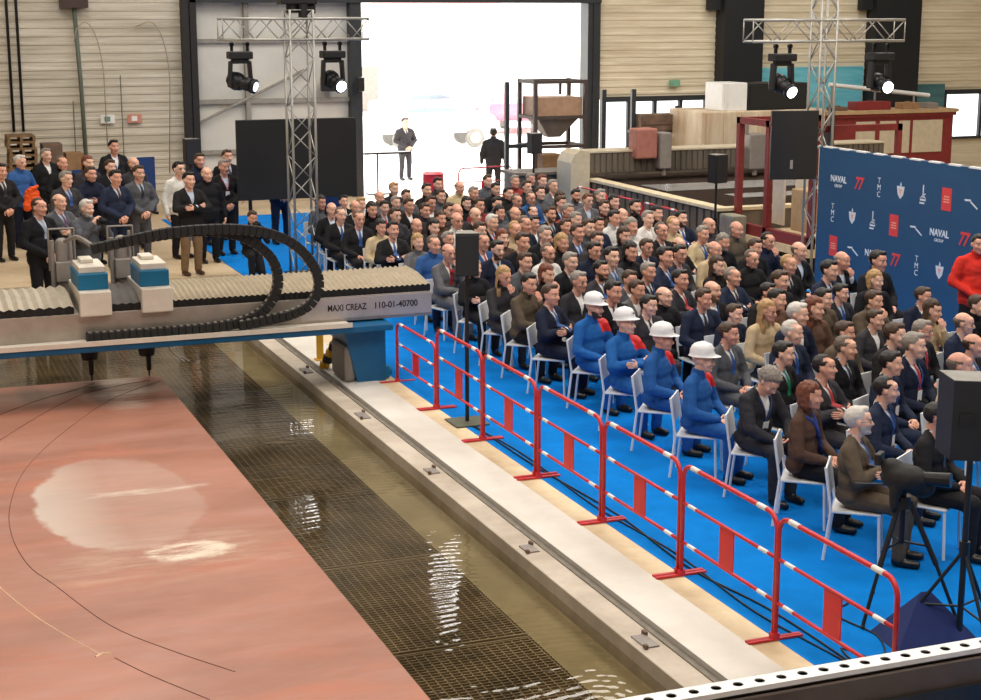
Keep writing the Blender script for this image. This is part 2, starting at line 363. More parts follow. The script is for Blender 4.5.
base = mix(base, S(182, 138, 126), mul(ramp(noise(1.1, (2, 7, 0), 6, .7, .6, 2.2), .5, .75), .6))
st = noise(2.2, (1, 4, 0), 6, .75, .35, 2.6)
st2 = noise(1.5, (3, 8, 0), 7, .72, .9, 4.5)
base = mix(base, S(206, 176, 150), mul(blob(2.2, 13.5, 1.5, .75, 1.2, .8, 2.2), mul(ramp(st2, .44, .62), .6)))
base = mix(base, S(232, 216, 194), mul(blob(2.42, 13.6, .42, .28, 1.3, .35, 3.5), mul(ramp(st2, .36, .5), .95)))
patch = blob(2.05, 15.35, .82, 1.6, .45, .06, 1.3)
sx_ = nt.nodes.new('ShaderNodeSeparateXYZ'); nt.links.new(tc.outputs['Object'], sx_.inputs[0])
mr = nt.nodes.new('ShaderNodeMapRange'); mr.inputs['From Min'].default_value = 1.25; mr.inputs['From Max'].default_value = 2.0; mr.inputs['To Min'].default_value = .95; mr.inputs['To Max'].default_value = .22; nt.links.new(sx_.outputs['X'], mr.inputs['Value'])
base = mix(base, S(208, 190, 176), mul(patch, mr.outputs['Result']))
base = mix(base, S(222, 206, 190), mul(blob(2.4, 15.55, .7, .12, 1.0, .5, 3), mul(ramp(st2, .42, .58), .8)))
base = mix(base, S(178, 140, 112), mul(ramp(noise(1.3, (9, 1, 0), 6, .7, .5, 1.5), .45, .68), mul(blob(2.0, 20.3, 3.2, 1.1, .5, .6), .8)))
base = mix(base, S(226, 214, 196), mul(blob(2.75, 20.0, .5, 1.2, .5, .5), mul(ramp(st, .4, .6), .8)))
base = mix(base, S(120, 84, 66), mul(blob(2.5, 19.9, .18, .9, .6, .5), .55))
base = mix(base, S(126, 92, 70), mul(blob(1.7, 20.2, .22, .8, .6, .5), .5))
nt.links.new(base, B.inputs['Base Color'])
nt.links.new(ramp(noise(.9, (4, 4, 0), 5, .65, .6, 1.8), .35, .7, (.32, .32, .32, 1), (.6, .6, .6, 1)), B.inputs['Roughness'])
PZ = .03
pl = thing('steel_plate', 'large sheet of pinkish red primed steel with stains over the cutting pool', 'steel plate')
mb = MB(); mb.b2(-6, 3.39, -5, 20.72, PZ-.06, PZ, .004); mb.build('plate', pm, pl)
mb = MB()
def groundtube(pts, r, n=40):
    # smooth curve through points lying on the plate
    q = []
    m = len(pts)
    for i in range(m-1):
        p0, p1, p2, p3 = [Vector(pts[max(0, min(m-1, j))]) for j in (i-1, i, i+1, i+2)]
        for k in range(n//m+2):
            t = k/(n//m+2)
            q.append(.5*((2*p1)+(p2-p0)*t+(2*p0-5*p1+4*p2-p3)*t*t+(3*p1-p0-3*p2+p3)*t**3))
    q.append(Vector(pts[-1])); return q
for nm_, pts, r, m_ in (
    ('cut_line', [(3.34, 20.38, PZ), (2.58, 19.56, PZ), (1.81, 18.08, PZ), (1.3, 16.77, PZ), (1.05, 15.57, PZ), (.98, 14.62, PZ), (1.04, 13.73, PZ), (1.2, 13.13, PZ), (1.5, 12.06, PZ), (1.85, 11.39, PZ), (2.22, 10.81, PZ)], .0045, 'l'),
    ('cut_line', [(.6, 18.3, PZ), (1.25, 19.28, PZ), (1.77, 19.88, PZ), (2.24, 20.26, PZ), (2.53, 20.57, PZ)], .006, 'l'),
    ('cut_line', [(.6, 16.9, PZ), (1.16, 18.1, PZ), (1.83, 19.31, PZ), (2.41, 20.08, PZ), (3.22, 20.48, PZ)], .006, 'l'),
    ('cut_line', [(1.44, 11.39, PZ), (1.63, 10.98, PZ), (1.95, 10.4, PZ)], .0045, 'l'),
    ('chalk_line', [(.6, 14.0, PZ), (.77, 13.23, PZ), (.94, 12.58, PZ), (1.12, 12.06, PZ), (1.35, 11.49, PZ)], .005, 'c'),
    ('chalk_line', [(1.31, 11.46, PZ), (1.37, 11.51, PZ), (1.43, 11.47, PZ)], .009, 'c')):
    t = MB(); t.tube(groundtube(pts, r), r, 5)
    t.build(nm_, M.setdefault('cutline', mat('burnt_cut_line', S(116, 72, 62), .8)) if m_ == 'l' else M.setdefault('chalk', mat('pale_chalk', S(236, 206, 172), .9)), pl)

# ------------------------------------------------------------------ gantry
gt = thing('cutting_gantry', 'blue and beige cutting gantry spanning the pool with ribbed bellows on top', 'gantry', (0, 0, 0))
b = MB(); b.b2(-5, 6.78, 19.5, 20.4, .82, 1.15, .01); b.build('beam', M['steel'], gt)
b = MB(); b.b2(-5, 5.6, 19.18, 19.5, .80, .825); b.b2(-5, 5.6, 19.17, 19.19, .80, .86); b.build('cable_tray', M['cream'], gt)
b = MB(); b.b2(-5, 6.15, 19.2, 20.3, .72, .80, .01); b.build('rail', M['blueleg'], gt)
def bellows(x0, x1, pitch_, amp):
    mb = MB(); n = int((x1-x0)/pitch_)*2; rows = []
    for i in range(n+1):
        x = x0+(x1-x0)*i/n; a = amp if i % 2 else 0
        rows.append([mb.bm.verts.new(p) for p in ((x, 19.5-a*.3, 1.15), (x, 19.5-a, 1.23+a), (x, 20.0, 1.32+a), (x, 20.42+a, 1.33+a), (x, 20.42, 1.15))])
    for i in range(n):
        for k in range(4):
            f = mb.bm.faces.new((rows[i][k], rows[i][k+1], rows[i+1][k+1], rows[i+1][k])); f.material_index = 0 if k in (0, 3) else 1
    for rw in (rows[0], rows[-1]): mb.bm.faces.new(rw)
    return mb
blk = mat('black_bellows_side', S(26, 25, 24), .75)
for x0, x1, p_, a_, m_ in ((-5, 2.2, .115, .028, mat('pale_bellows', S(178, 168, 150), .55, 0, .1)), (2.62, 3.02, .08, .02, mat('dark_grey_bellows', S(92, 88, 84), .6)), (3.36, 6.76, .07, .022, mat('beige_bellows', S(166, 152, 128), .55, 0, .1))):
    bellows(x0, x1, p_, a_).build('bellows', [blk, m_], gt)
b = MB(); b.b2(5.0, 6.77, 19.488, 19.5, .86, 1.13, .003); npl = b.build('name_plate', mat('nameplate_steel', S(186, 178, 176), .4, .4, .06), gt)
def text_mesh(s, size, name, m, loc, rot, parent, width=None, shear=0, bold=0, ex=.002):
    cu_ = bpy.data.curves.new(name, 'FONT'); cu_.body = s; cu_.size = size; cu_.extrude = ex; cu_.shear = shear; cu_.offset = bold; cu_.align_x = 'CENTER'; cu_.align_y = 'CENTER'
    o = bpy.data.objects.new(name+'_tmp', cu_); COL.objects.link(o)
    me = bpy.data.meshes.new_from_object(o.evaluated_get(bpy.context.evaluated_depsgraph_get())); me.name = name
    COL.objects.unlink(o); bpy.data.objects.remove(o)
    me.materials.clear(); me.materials.append(m)
    if width:
        xs = [v.co.x for v in me.vertices]; k = width/(max(xs)-min(xs))
        for v in me.vertices: v.co.x *= k
    t = link(name, me, parent); t.location = loc; t.rotation_euler = rot; return t
ink = mat('black_lettering', S(40, 36, 40), .6)
text_mesh('MAXI CREAZ', .115, 'lettering', ink, (5.62, 19.486, 1.0), (math.pi/2, 0, 0), npl, .52, 0, .002)
text_mesh('110-01-40700', .115, 'lettering', ink, (6.28, 19.486, 1.0), (math.pi/2, 0, 0), npl, .58, 0, .002)
for xc in (2.45, 3.19):
    b = MB(); b.b2(xc-.19, xc+.19, 19.40, 20.5, 1.12, 1.42, .015); s_ = b.build('saddle', M['cream'], gt)
    b = MB(); b.b2(xc-.18, xc+.18, 19.55, 20.3, 1.42, 1.62, .012); h_ = b.build('motor_box', M['teal'], gt)
    b = MB(); b.b2(xc-.16, xc+.16, 19.6, 20.25, 1.62, 1.70, .01); b.b2(xc-.1, xc+.06, 19.9, 20.2, 1.70, 1.75, .01); b.build('motor_cap', M['cream'], h_)
    xz = xc-.22
    b = MB(); b.cyl((xz, 20.72, .9), (xz, 20.72, 1.62), .11, None, 16); b.cyl((xz, 20.72, 1.62), (xz, 20.72, 1.86), .085, None, 16); b.ell((xz, 20.72, 1.86), (.085, .085, .06)); b.cyl((xz+.1, 20.66, 1.2), (xz+.1, 20.66, 1.98), .02); b.cyl((xz-.13, 20.66, 1.0), (xz-.13, 20.66, 1.9), .03); b.box((xz, 20.62, 1.5), (.2, .1, .25), None, .01)
    b.build('lift_spindle', M['greybody'], gt)
    b = MB()
    for dx in (-.16, .16): b.cyl((xz+dx, 20.75, 1.5), (xz+dx, 20.75, 2.03), .012)
    b.cyl((xz-.16, 20.75, 2.03), (xz+.16, 20.75, 2.03), .012); b.build('guide_frame', M['greybody'], gt)
    xn = xc+.06
    b = MB(); b.b2(xn-.17, xn+.17, 20.55, 20.95, .48, .95, .02); b.cyl((xn, 20.8, .48), (xn, 20.8, .30), .13, .10, 16); b.build('cutting_head', mat('dark_cutting_head', S(52, 50, 50), .45, .4, .1), gt)
    b = MB(); b.cyl((xn, 20.68, .32), (xn, 20.68, .12), .035, .03); b.cyl((xn, 20.68, .12), (xn, 20.68, .035), .014, .008); b.build('nozzle', M['blackm'], gt)
    b = MB()
    for k in range(2): b.tube(groundtube([(xn+.2+.05*k, 20.7, .85), (xn+.24+.05*k, 20.7, .6), (xn+.3+.07*k, 20.75, .35), (xn+.5+.06*k, 20.85, .16)], .01), .008, 5)
    b.build('hose', M['white'], gt)
def chain(pts, y, w, hgt):
    q = groundtube([(x, y, z) for x, z in pts], 0, 110); mb = MB(); acc = 0; last = q[0]; step = .085
    dist = [0]
    for a, b_ in zip(q, q[1:]): dist.append(dist[-1]+(b_-a).length)
    d = step/2
    while d < dist[-1]:
        i = max(k for k in range(len(dist)) if dist[k] <= d); i = min(i, len(q)-2)
        t = (d-dist[i])/max(1e-6, dist[i+1]-dist[i]); p = q[i].lerp(q[i+1], t); tg = (q[i+1]-q[i]).normalized()
        ang = math.atan2(tg.z, tg.x); rot = Matrix.Rotation(-ang, 3, 'Y')
        mb.mi = 0; mb.box(p, (step*.93, w, hgt), rot, .006)
        n_ = rot @ Vector((0, 0, 1)); mb.mi = 1; mb.box(p - n_*hgt*.52, (step*.42, w*.5, .012), rot)
        d += step
    return mb
lk = mat('grey_chain_links', S(140, 132, 122), .5)
h1 = [(2.42, 1.95), (2.91, 2.03), (3.52, 2.10), (4.0, 2.08), (4.36, 1.95), (4.62, 1.71), (4.69, 1.42), (4.6, 1.18), (4.41, 1.01), (4.12, .92), (3.7, .885), (2.8, .875), (2.35, .875)]
h2 = [(2.8, 2.04), (3.35, 2.12), (4.02, 2.13), (4.53, 2.06), (4.9, 1.88), (5.13, 1.6), (5.19, 1.35), (5.09, 1.14), (4.87, 1.02), (4.57, .96), (4.15, .905)]
chain(h1, 19.36, .13, .115).build('cable_chain', [M['rubber'], lk], gt)
chain(h2, 19.26, .11, .115).build('cable_chain', [M['rubber'], lk], gt)
b = MB(); b.tube(groundtube([(2.25, 20.5, 1.9), (2.35, 20.1, 2.0), (2.45, 19.5, 1.97)], 0), .03); b.build('chain_bracket', M['greybody'], gt)
b = MB(); b.poly([(5.74, 19.45, .0), (6.12, 19.45, .0), (6.12, 19.45, .74), (5.55, 19.45, .74)], (0, .75, 0)); b.build('leg', M['blueleg'], gt)
b = MB(); b.b2(5.56, 5.73, 19.47, 20.1, .012, .5, .06); b.build('wheel_guard', M['greybody'], gt)
b = MB(); b.b2(6.1, 6.2, 19.5, 19.7, .02, .18, .02); b.cyl((6.12, 19.6, .1), (6.24, 19.6, .1), .05); b.build('foot_bracket', M['teal'], gt)
b = MB(); b.b2(5.6, 5.68, 20.9, 20.98, .012, .62); o1 = thing('safety_post', 'yellow post on the white strip behind the blue gantry leg', 'post'); b.build('post_tube', M['yellow'], o1)
b = MB(); b.b2(5.57, 5.71, 20.87, 21.01, .012, .03); b.build('foot', M['yellow'], o1)
o1 = thing('striped_bollard', 'small yellow and black striped guard beside the blue gantry leg', 'guard', (5.62, 20.35, .012))
for k in range(5):
    b = MB(); b.cyl((.03*k-.06, -.05*k+.1, .09*k), (.03*k-.045, -.05*k+.075, .09*k+.09), .07); b.build('band', M['yellow'] if k % 2 == 0 else M['black'], o1)

# ------------------------------------------------------------------ foreground perforated tray on a beam
pt = thing('perforated_tray', 'white perforated metal tray with round holes on a dark beam near the camera', 'cable tray', (0, 0, 0))
mb = MB(); y0, y1, z = 7.31, 7.45, 1.0; nh = 30; x = 2.9; px_ = .142
bm = mb.bm
for k in range(nh):
    xa = x+k*px_; cx = xa+px_/2; cy = (y0+y1)/2; seg = 16
    ring = [bm.verts.new((cx+.031*math.cos(2*math.pi*i/seg), cy+.031*math.sin(2*math.pi*i/seg), z)) for i in range(seg)]
    low = [bm.verts.new((v.co.x, v.co.y, z-.006)) for v in ring]
    sq = []
    for i in range(seg):
        a = 2*math.pi*i/seg; c, s_ = math.cos(a), math.sin(a); kk = 1/max(abs(c)/(px_/2), abs(s_)/((y1-y0)/2)); sq.append(bm.verts.new((cx+c*kk, cy+s_*kk, z)))
    for i in range(seg):
        j = (i+1) % seg; bm.faces.new((ring[i], ring[j], sq[j], sq[i])); bm.faces.new((ring[i], low[i], low[j], ring[j]))
xe = x+nh*px_
mb.b2(x, xe, y1-.003, y1, z-.05, z+.0); mb.b2(x, xe, y0, y0+.003, z-.03, z)
mb.build('tray_top', M['white'], pt)
b = MB(); b.b2(2.9, xe, y0+.004, y1-.004, .96, .968); b.build('tray_floor', mat('dark_tray_inside', S(48, 44, 42), .7), pt)
b = MB(); b.b2(2.9, xe, 7.345, 7.44, .84, .958); b.b2(2.9, xe, 7.28, 7.31, .80, .95); b.build('beam', mat('grey_brown_beam', S(92, 80, 72), .6, .2), pt)
b = MB(); b.b2(2.9, xe, 7.25, 7.40, .0, .80); b.build('beam_body', M['black'], pt)

# ------------------------------------------------------------------ red and white barriers
def make_barrier():
    o = thing('crowd_barrier', '-', 'barrier', (0, 0, 0), 0)
    L = 1.505; h = 1.0; r = .02; c = .13
    p = [(0, 0, .03)] + [(0, c-c*math.cos(a), h-c+c*math.sin(a)) for a in [R(q) for q in range(0, 91, 15)]] + [(0, L-c+c*math.sin(a), h-c+c*math.cos(a)) for a in [R(q) for q in range(0, 91, 15)]] + [(0, L, .03)]
    b = MB(); b.tube(p, r, 10); b.build('frame', M['red'], o, True)
    for z in (.66, .31):
        b = MB(); b.cyl((0, .01, z), (0, L-.01, z), .015); rl = b.build('rail', M['red'], o, True)
        for y in (.12, L-.24):
            b = MB(); b.cyl((0, y, z), (0, y+.13, z), .017); b.build('white_band', M['white'], rl, True)
    for y in (.16, L-.28):
        b = MB(); b.cyl((0, y, h), (0, y+.13, h), .022); b.build('white_band', M['white'], o, True)
    b = MB(); b.b2(-.006, .006, L/2-.11, L/2+.11, .31, .67); b.build('flag', M['redflag'], o)
    for y in (.0, L):
        b = MB(); b.b2(-.24, .24, y-.018, y+.018, .006, .022); b.b2(-.03, .03, y-.018, y+.018, .02, .06); b.build('foot', M['red'], o)
    return o
bar = make_barrier()
wh = ['nearest the perforated tray', 'second from the perforated tray', 'third from the perforated tray', 'fourth from the perforated tray', 'fifth from the perforated tray', 'sixth, just outside the gantry beam end', 'farthest and lowest, beside the blue gantry leg']
ye = [8.44, 9.97, 11.53, 13.09, 14.68, 16.23, 17.80]
for i, y in enumerate(ye):
    o = bar if i == 0 else copy_tree(bar)
    o.location = (6.23, y, .006); o.scale.z = .79 if i == 6 else 1; tag(o, 'red and white barrier on the carpet edge, %s' % wh[i], None, 'red barriers along the carpet')
wh2 = ['nearest the red cabin', 'in the middle of three', 'nearest the round beam end']
for i, y in enumerate((26.9, 28.5, 30.1)):
    o = copy_tree(bar); o.location = (14.35, y, 0); tag(o, 'red barrier behind the seated crowd by the machine table, %s' % wh2[i], None, 'red barriers by the machine table')
for i, (x, y, rz) in enumerate(((13.3, 36.2, -1.4),)):
    o = copy_tree(bar); o.location = (x, y, 0); o.rotation_euler.z = rz; tag(o, 'red barrier by the open doorway, %s' % ('left of the grey hopper frame' if 0 else ('below the red bin' if i == 0 else 'under the grey hopper')), None, 'red barriers at the doorway')

# ------------------------------------------------------------------ carpet and cables
b = MB(); b.b2(6.25, 15.05, -3, 37.0, 0, .008); tag(b.build('blue_carpet', M['carpet']), 'bright blue carpet under the seated crowd', 'carpet')
kc = mat('black_cable', S(20, 24, 34), .6)
for k, (pts, lb) in enumerate((([(6.32, 16.9, .016), (6.42, 15.5, .016), (6.36, 13.5, .016), (6.45, 12, .016), (6.38, 10.5, .016), (6.5, 9.2, .016), (6.42, 8, .016)], 'black cable along the carpet edge just inside the red barriers'),
    ([(6.36, 16.8, .018), (6.36, 15, .018), (6.45, 13.2, .018), (6.38, 11.6, .018), (6.52, 10.4, .018), (6.5, 8.6, .018)], 'second black cable beside the first along the carpet edge'),
    ([(7.2, 10.4, .016), (6.95, 10.2, .016), (7.0, 9.7, .016), (6.75, 9.3, .016), (6.6, 9.6, .016), (6.5, 9.0, .016)], 'thin black cable curling from the tripod over the carpet'))):
    b = MB(); b.tube(groundtube(pts, 0), .008, 6); tag(b.build('floor_cable', kc, None, True), lb, 'cable')

# ------------------------------------------------------------------ truss towers, lamps and screens
def truss_bar(mb, p0, p1, w, hgt, seg, up='z', r=.024, rb=.011):
    p0, p1 = Vector(p0), Vector(p1); d = (p1-p0); L = d.length; d.normalize()
    a = Vector((0, 1, 0)); c = d.cross(a).normalized()
    offs = [a*sa_*w/2 + c*sc_*hgt/2 for sa_, sc_ in ((-1, -1), (1, -1), (1, 1), (-1, 1))]
    for o in offs: mb.cyl(p0+o, p1+o, r, None, 8)
    for k in range(seg):
        q0, q1 = p0+d*L*k/seg, p0+d*L*(k+1)/seg
        for i in range(4):
            oa, ob = offs[i], offs[(i+1) % 4]
            (mb.cyl(q0+oa, q1+ob, rb, None, 6) if (k+i) % 2 else mb.cyl(q0+ob, q1+oa, rb, None, 6))
    for q in (p0, p1):
        for i in range(4): mb.cyl(q+offs[i], q+offs[(i+1) % 4], rb, None, 6)
def truss(x, y, xl, xr, za, name_label, zt, w):
    o = thing('truss_tower', name_label, 'truss', (x, y, 0))
    b = MB(); truss_bar(b, (0, 0, .03), (0, 0, zt), w, w, int(zt/.42)); b.build('upright', M['alu'], o, True)
    b = MB(); truss_bar(b, (xl-x, 0, za), (xr-x, 0, za), w, .36, 8); b.build('cross_arm', M['alu'], o, True)
    b = MB(); b.b2(-.3, .3, -.3, .3, 0, .03); b.build('base_plate', M['blackm'], o)
    return o
t1 = truss(7.34, 28.2, 5.93, 8.58, 4.42, 'silver lattice truss tower with crossarm rising behind the black cable chains', 4.75, .42)
b = MB(); b.b2(-.35, .3, -.2, .2, 4.85, 4.95, .02); b.cyl((-.1, 0, 4.7), (-.1, 0, 4.95), .12); b.ell((-.1, -.05, 5.02), (.18, .15, .12)); b.cyl((.05, -.15, 4.62), (.05, -.15, 4.85), .09); b.b2(.1, .3, -.1, .1, 4.68, 4.85, .03)
b.build('winch', M['black'], t1)
t2 = truss(15.66, 24.2, 14.16, 17.22, 4.40, 'silver lattice truss tower with crossarm at the blue backdrop corner', 5.6, .32)
def moving_head(x, y, z, aim, lens, label):
    o = thing('moving_head_lamp', label, 'stage lamp', (x, y, z), 0)
    for dx in (-.14, .14):
        b = MB(); b.box((dx, 0, -.05), (.05, .06, .14), None, .01); b.cyl((dx, -.03, .0), (dx, .03, .0), .04); b.build('clamp', M['blackm'], o)
    b = MB(); b.box((0, 0, -.19), (.42, .30, .13), None, .02); b.build('base', M['black'], o)
    b = MB(); b.box((0, 0, -.29), (.30, .16, .09), None, .02)
    for s_ in (-1, 1): b.box((s_*.18, 0, -.52), (.06, .16, .46), Matrix.Rotation(s_*-.06, 3, 'Y'), .02)
    b.build('yoke', M['black'], o)
    d = Vector(aim).normalized(); q = Vector((0, 0, 1)).rotation_difference(d).to_matrix()
    c = Vector((0, 0, -.66)); b = MB(); b.ell(c-d*.08, (.17, .17, .20), q); b.tube([c-d*.2, c+d*.25], .125, 18, True, .115); b.tube([c+d*.22, c+d*.30], .13, 18)
    hd = b.build('lamp_head', M['blackm'], o, True)
    b = MB(); b.tube([c+d*.298, c+d*.312], .10 if lens == 'lens' else .085, 18); b.build('lens', M[lens], hd)
    return o
moving_head(6.26, 28.2, 4.16, (.75, -.62, -.25), 'lensdim', 'black moving head lamp hanging above the black screen, lens glowing pale blue')
moving_head(7.95, 28.2, 4.16, (.25, -.9, -.3), 'lens', 'black moving head lamp hanging beside the bright doorway, lens lit white')
moving_head(14.85, 24.2, 4.14, (.15, -.9, -.38), 'lens', 'black moving head lamp in front of the turquoise sheet, lens lit white')
moving_head(16.85, 24.2, 4.14, (-.05, -.95, -.2), 'lens', 'black moving head lamp hanging in front of the black wall column, lens lit')
o = thing('led_screen', 'wide black screen panel standing behind the truss tower', 'screen', (7.88, 30.6, 0))
b = MB(); b.b2(-1.21, 1.19, -.05, .05, 1.12, 2.675, .01); b.build('panel', M['screen'], o)
b = MB(); b.b2(-1.0, -.94, -.03, .03, .04, 1.12); b.b2(.9, .96, -.03, .03, .04, 1.12); b.build('stand_post', M['blackm'], o)
for x in (-.97, .93):
    b = MB(); b.b2(x-.06, x+.06, -.35, .35, .0, .04); b.build('stand_foot', M['blackm'], o)
b = MB(); b.b2(8.6, 9.15, 31.6, 31.66, .0, 1.3); tag(b.build('navy_panel', M['navyp']), 'navy blue cloth panel below the black screen, near the doorway', 'panel')
o = thing('flood_lamp', 'small black flood lamp fixed to the recess wall above the screen', 'lamp', (11.1, 39.9, 2.9))
b = MB(); b.box((0, -.1, 0), (.38, .22, .36), None, .03); b.build('housing', M['black'], o)
b = MB(); b.box((0, .03, 0), (.08, .12, .1)); b.build('bracket', M['blackm'], o)
o = thing('flood_lamp', 'small dark flood lamp at the doorway frame above the screen', 'lamp', (11.86, 39.65, 2.9))
b = MB(); b.box((0, -.1, 0), (.2, .2, .36), None, .03); b.build('housing', M['black'], o)
b = MB(); b.box((0, .05, 0), (.08, .12, .1)); b.build('bracket', M['blackm'], o)
o = thing('wall_monitor', 'black monitor in upright format on the truss by the backdrop', 'monitor', (15.02, 24.0, 0), R(-14))
b = MB(); b.b2(-.42, .42, -.04, .04, 1.86, 3.05, .012); b.build('panel', M['screen'], o)
b = MB(); b.b2(-.1, .1, .04, .14, 2.2, 2.6); b.cyl((.1, .1, 2.4), (.55, .15, 2.4), .03); b.b2(-.07, -.02, -.05, -.04, 2.05, 2.2); b.build('bracket', M['alu'], o)
o = thing('truss_monitor', 'second black monitor seen edgewise behind the truss by the backdrop', 'monitor', (16.45, 25.05, 0), R(60))
b = MB(); b.b2(-.42, .42, -.04, .04, 1.86, 3.05, .012); b.build('panel', M['screen'], o)
b = MB(); b.b2(-.1, .1, .04, .14, 2.2, 2.6); b.build('bracket', M['alu'], o)

# ------------------------------------------------------------------ loudspeakers
def speaker(x, y, z, w, d, h, rz, label):
    o = thing('loudspeaker', label, 'speaker', (x, y, z), rz)
    b = MB(); b.poly([(-w/2, -d/2, 0), (w/2, -d/2, 0), (w/2*.62, d/2, 0), (-w/2*.62, d/2, 0)], (0, 0, h)); b.build('cabinet', M['black'], o)
    b = MB(); b.b2(-w/2*.94, w/2*.94, -d/2-.014, -d/2, h*.02, h*.98, .006); b.build('grille', M.setdefault('grille', mat('speaker_grille', S(44, 44, 46), .6, .2, .2, 300)), o)
    b = MB(); b.b2(-.06, .06, d/2, d/2+.02, h*.45, h*.6); b.build('handle', M['blackm'], o)
    b = MB(); b.b2(-w/2, w/2, -d/2, d/2*.6, h, h+.006) if False else b.poly([(-w/2, -d/2, h), (w/2, -d/2, h), (w/2*.62, d/2, h), (-w/2*.62, d/2, h)], (0, 0, .006)); b.build('top_panel', M.setdefault('sptop', mat('lighter_grey_top', S(140, 137, 130), .6)), o)  # top panel in a lighter grey than the black cabinet
    return o
def spk_stand(x, y, h, label, plate=None, rz=0):
    o = thing('speaker_stand', label, 'speaker stand', (x, y, 0), rz)
    b = MB(); b.cyl((0, 0, .02), (0, 0, h), .024); b.build('pole', M['black'], o)
    if plate:
        b = MB(); b.b2(-plate/2, plate/2, -plate/2, plate/2, .008, .03, .01); b.build('base_plate', mat('olive_grey_base', S(86, 88, 70), .6), o)
    else:
        for k in range(3):
            a = 2*math.pi*k/3+.4; b = MB(); b.cyl((0, 0, .75), (.48*math.cos(a), .48*math.sin(a), .02), .014); b.cyl((0, 0, .3), (.3*math.cos(a), .3*math.sin(a), .29), .009); b.build('leg', M['black'], o)
        b = MB(); b.cyl((0, 0, .7), (0, 0, .82), .04); b.build('collar', M['blackm'], o)
    return o
spk_stand(6.34, 17.0, 1.77, 'thin black speaker pole on a flat base between barrier and carpet', .42)
speaker(6.33, 17.0, 1.77, .27, .26, .49, R(-14), 'black loudspeaker on the pole beside the red barriers at the crowd edge')
spk_stand(7.52, 9.4, 1.5, 'black tripod speaker stand nearest the camera on the blue carpet')
speaker(7.46, 9.42, 1.5, .36, .34, .60, R(150), 'big black loudspeaker nearest the camera, seen from behind')
spk_stand(15.2, 27.0, 1.50, 'thin black speaker stand in front of the machine table')
speaker(15.2, 27.0, 1.50, .33, .27, .54, R(20), 'black loudspeaker in front of the machine table left of the red cabin')
spk_stand(13.7, 32.5, 1.66, 'thin black speaker stand at the back of the crowd by the hopper')
speaker(13.7, 32.5, 1.66, .29, .25, .44, R(15), 'small black loudspeaker below the grey hopper')
spk_stand(6.7, 35.5, 1.4, 'black speaker stand behind the standing group')
speaker(6.7, 35.5, 1.4, .34, .3, .56, R(15), 'black loudspeaker by the dark wall column behind the standing group')

# ------------------------------------------------------------------ backdrop
bd = thing('logo_backdrop', 'large blue backdrop wall printed with rows of small logos', 'backdrop', (15, 0, 0))
b = MB(); b.b2(0, .07, 14.5, 23.15, 0, 2.5); b.build('panel', mat('backdrop_blue', S(38, 82, 122), .6, 0, .04, 2), bd)
b = MB(); y = 14.6
while y < 23: b.b2(-.004, .075, y, y+.28, 2.49, 2.515); y += .48
b.build('edge_clip', M['white'], bd)
lw = mat('logo_white', S(222, 230, 240), .6, 0, .02); lr = mat('logo_red', S(232, 72, 72), .6, 0, .02); lb_ = mat('logo_pale_red', S(248, 170, 150), .6, 0, .02)
RX = (math.pi/2, 0, -math.pi/2)
def flat(y, z, polys, m, name='logo', ex=.003):
    # polygons given in (u to the right, v up), seen from the crowd side
    mb = MB()
    for p in polys: mb.poly([(-.001, y-u, z+v) for u, v in p], (-ex, 0, 0))
    return mb.build(name, m, bd)
def rect(u, v, w, h): return [(u-w/2, v-h/2), (u+w/2, v-h/2), (u+w/2, v+h/2), (u-w/2, v+h/2)]
def logo(kind, y, z):
    if kind == 0:
        text_mesh('NAVAL', .15, 'logo', lw, (-.003, y, z+.02), RX, bd, .46, 0, .004); text_mesh('GROUP', .07, 'logo', lw, (-.003, y, z-.09), RX, bd, .22)
    elif kind == 1: text_mesh('77', .28, 'logo', lr, (-.003, y, z), RX, bd, .26, .3, .008)
    elif kind == 2:
        text_mesh('T', .13, 'logo', lw, (-.003, y, z+.11), RX, bd); text_mesh('M', .13, 'logo', lw, (-.003, y, z), RX, bd); text_mesh('C', .13, 'logo', lw, (-.003, y, z-.11), RX, bd)
    elif kind == 3:
        flat(y, z, [[(-.1, .08), (.1, .08), (.07, -.05), (0, -.12), (-.07, -.05)], [(-.02, .09), (.02, .09), (0, .15)]], lw); flat(y, z, [[(-.04, .04), (.04, .04), (0, -.06)]], lb_, ex=.005)
    elif kind == 4:
        flat(y, z, [rect(0, .06, .025, .2), rect(0, -.07, .14, .03), rect(-.02, -.12, .12, .025), rect(.02, .02, .08, .02), [(-.08, -.05), (0, .02), (.08, -.05), (0, -.02)]], lw)
    elif kind == 5:
        flat(y, z, [rect(0, 0, .23, .34)], lr); flat(y, z, [rect(0, 0, .14, .02), rect(0, .04, .12, .02), rect(0, -.04, .14, .02)], lb_, ex=.005)
    else:
        flat(y, z, [[(-.16, .05), (-.02, .06), (0, .03), (-.14, .025)], [(0, .03), (.16, -.06), (.14, -.075), (-.02, .015)]], lw)
for row, z, y0_, st_ in ((0, 1.98, 22.55, 0), (1, 1.43, 22.68, 2), (2, .88, 22.62, 5)):
    for k in range(14):
        y = y0_-k*.575
        if y > 14.8: logo((st_+k) % 7, y, z)
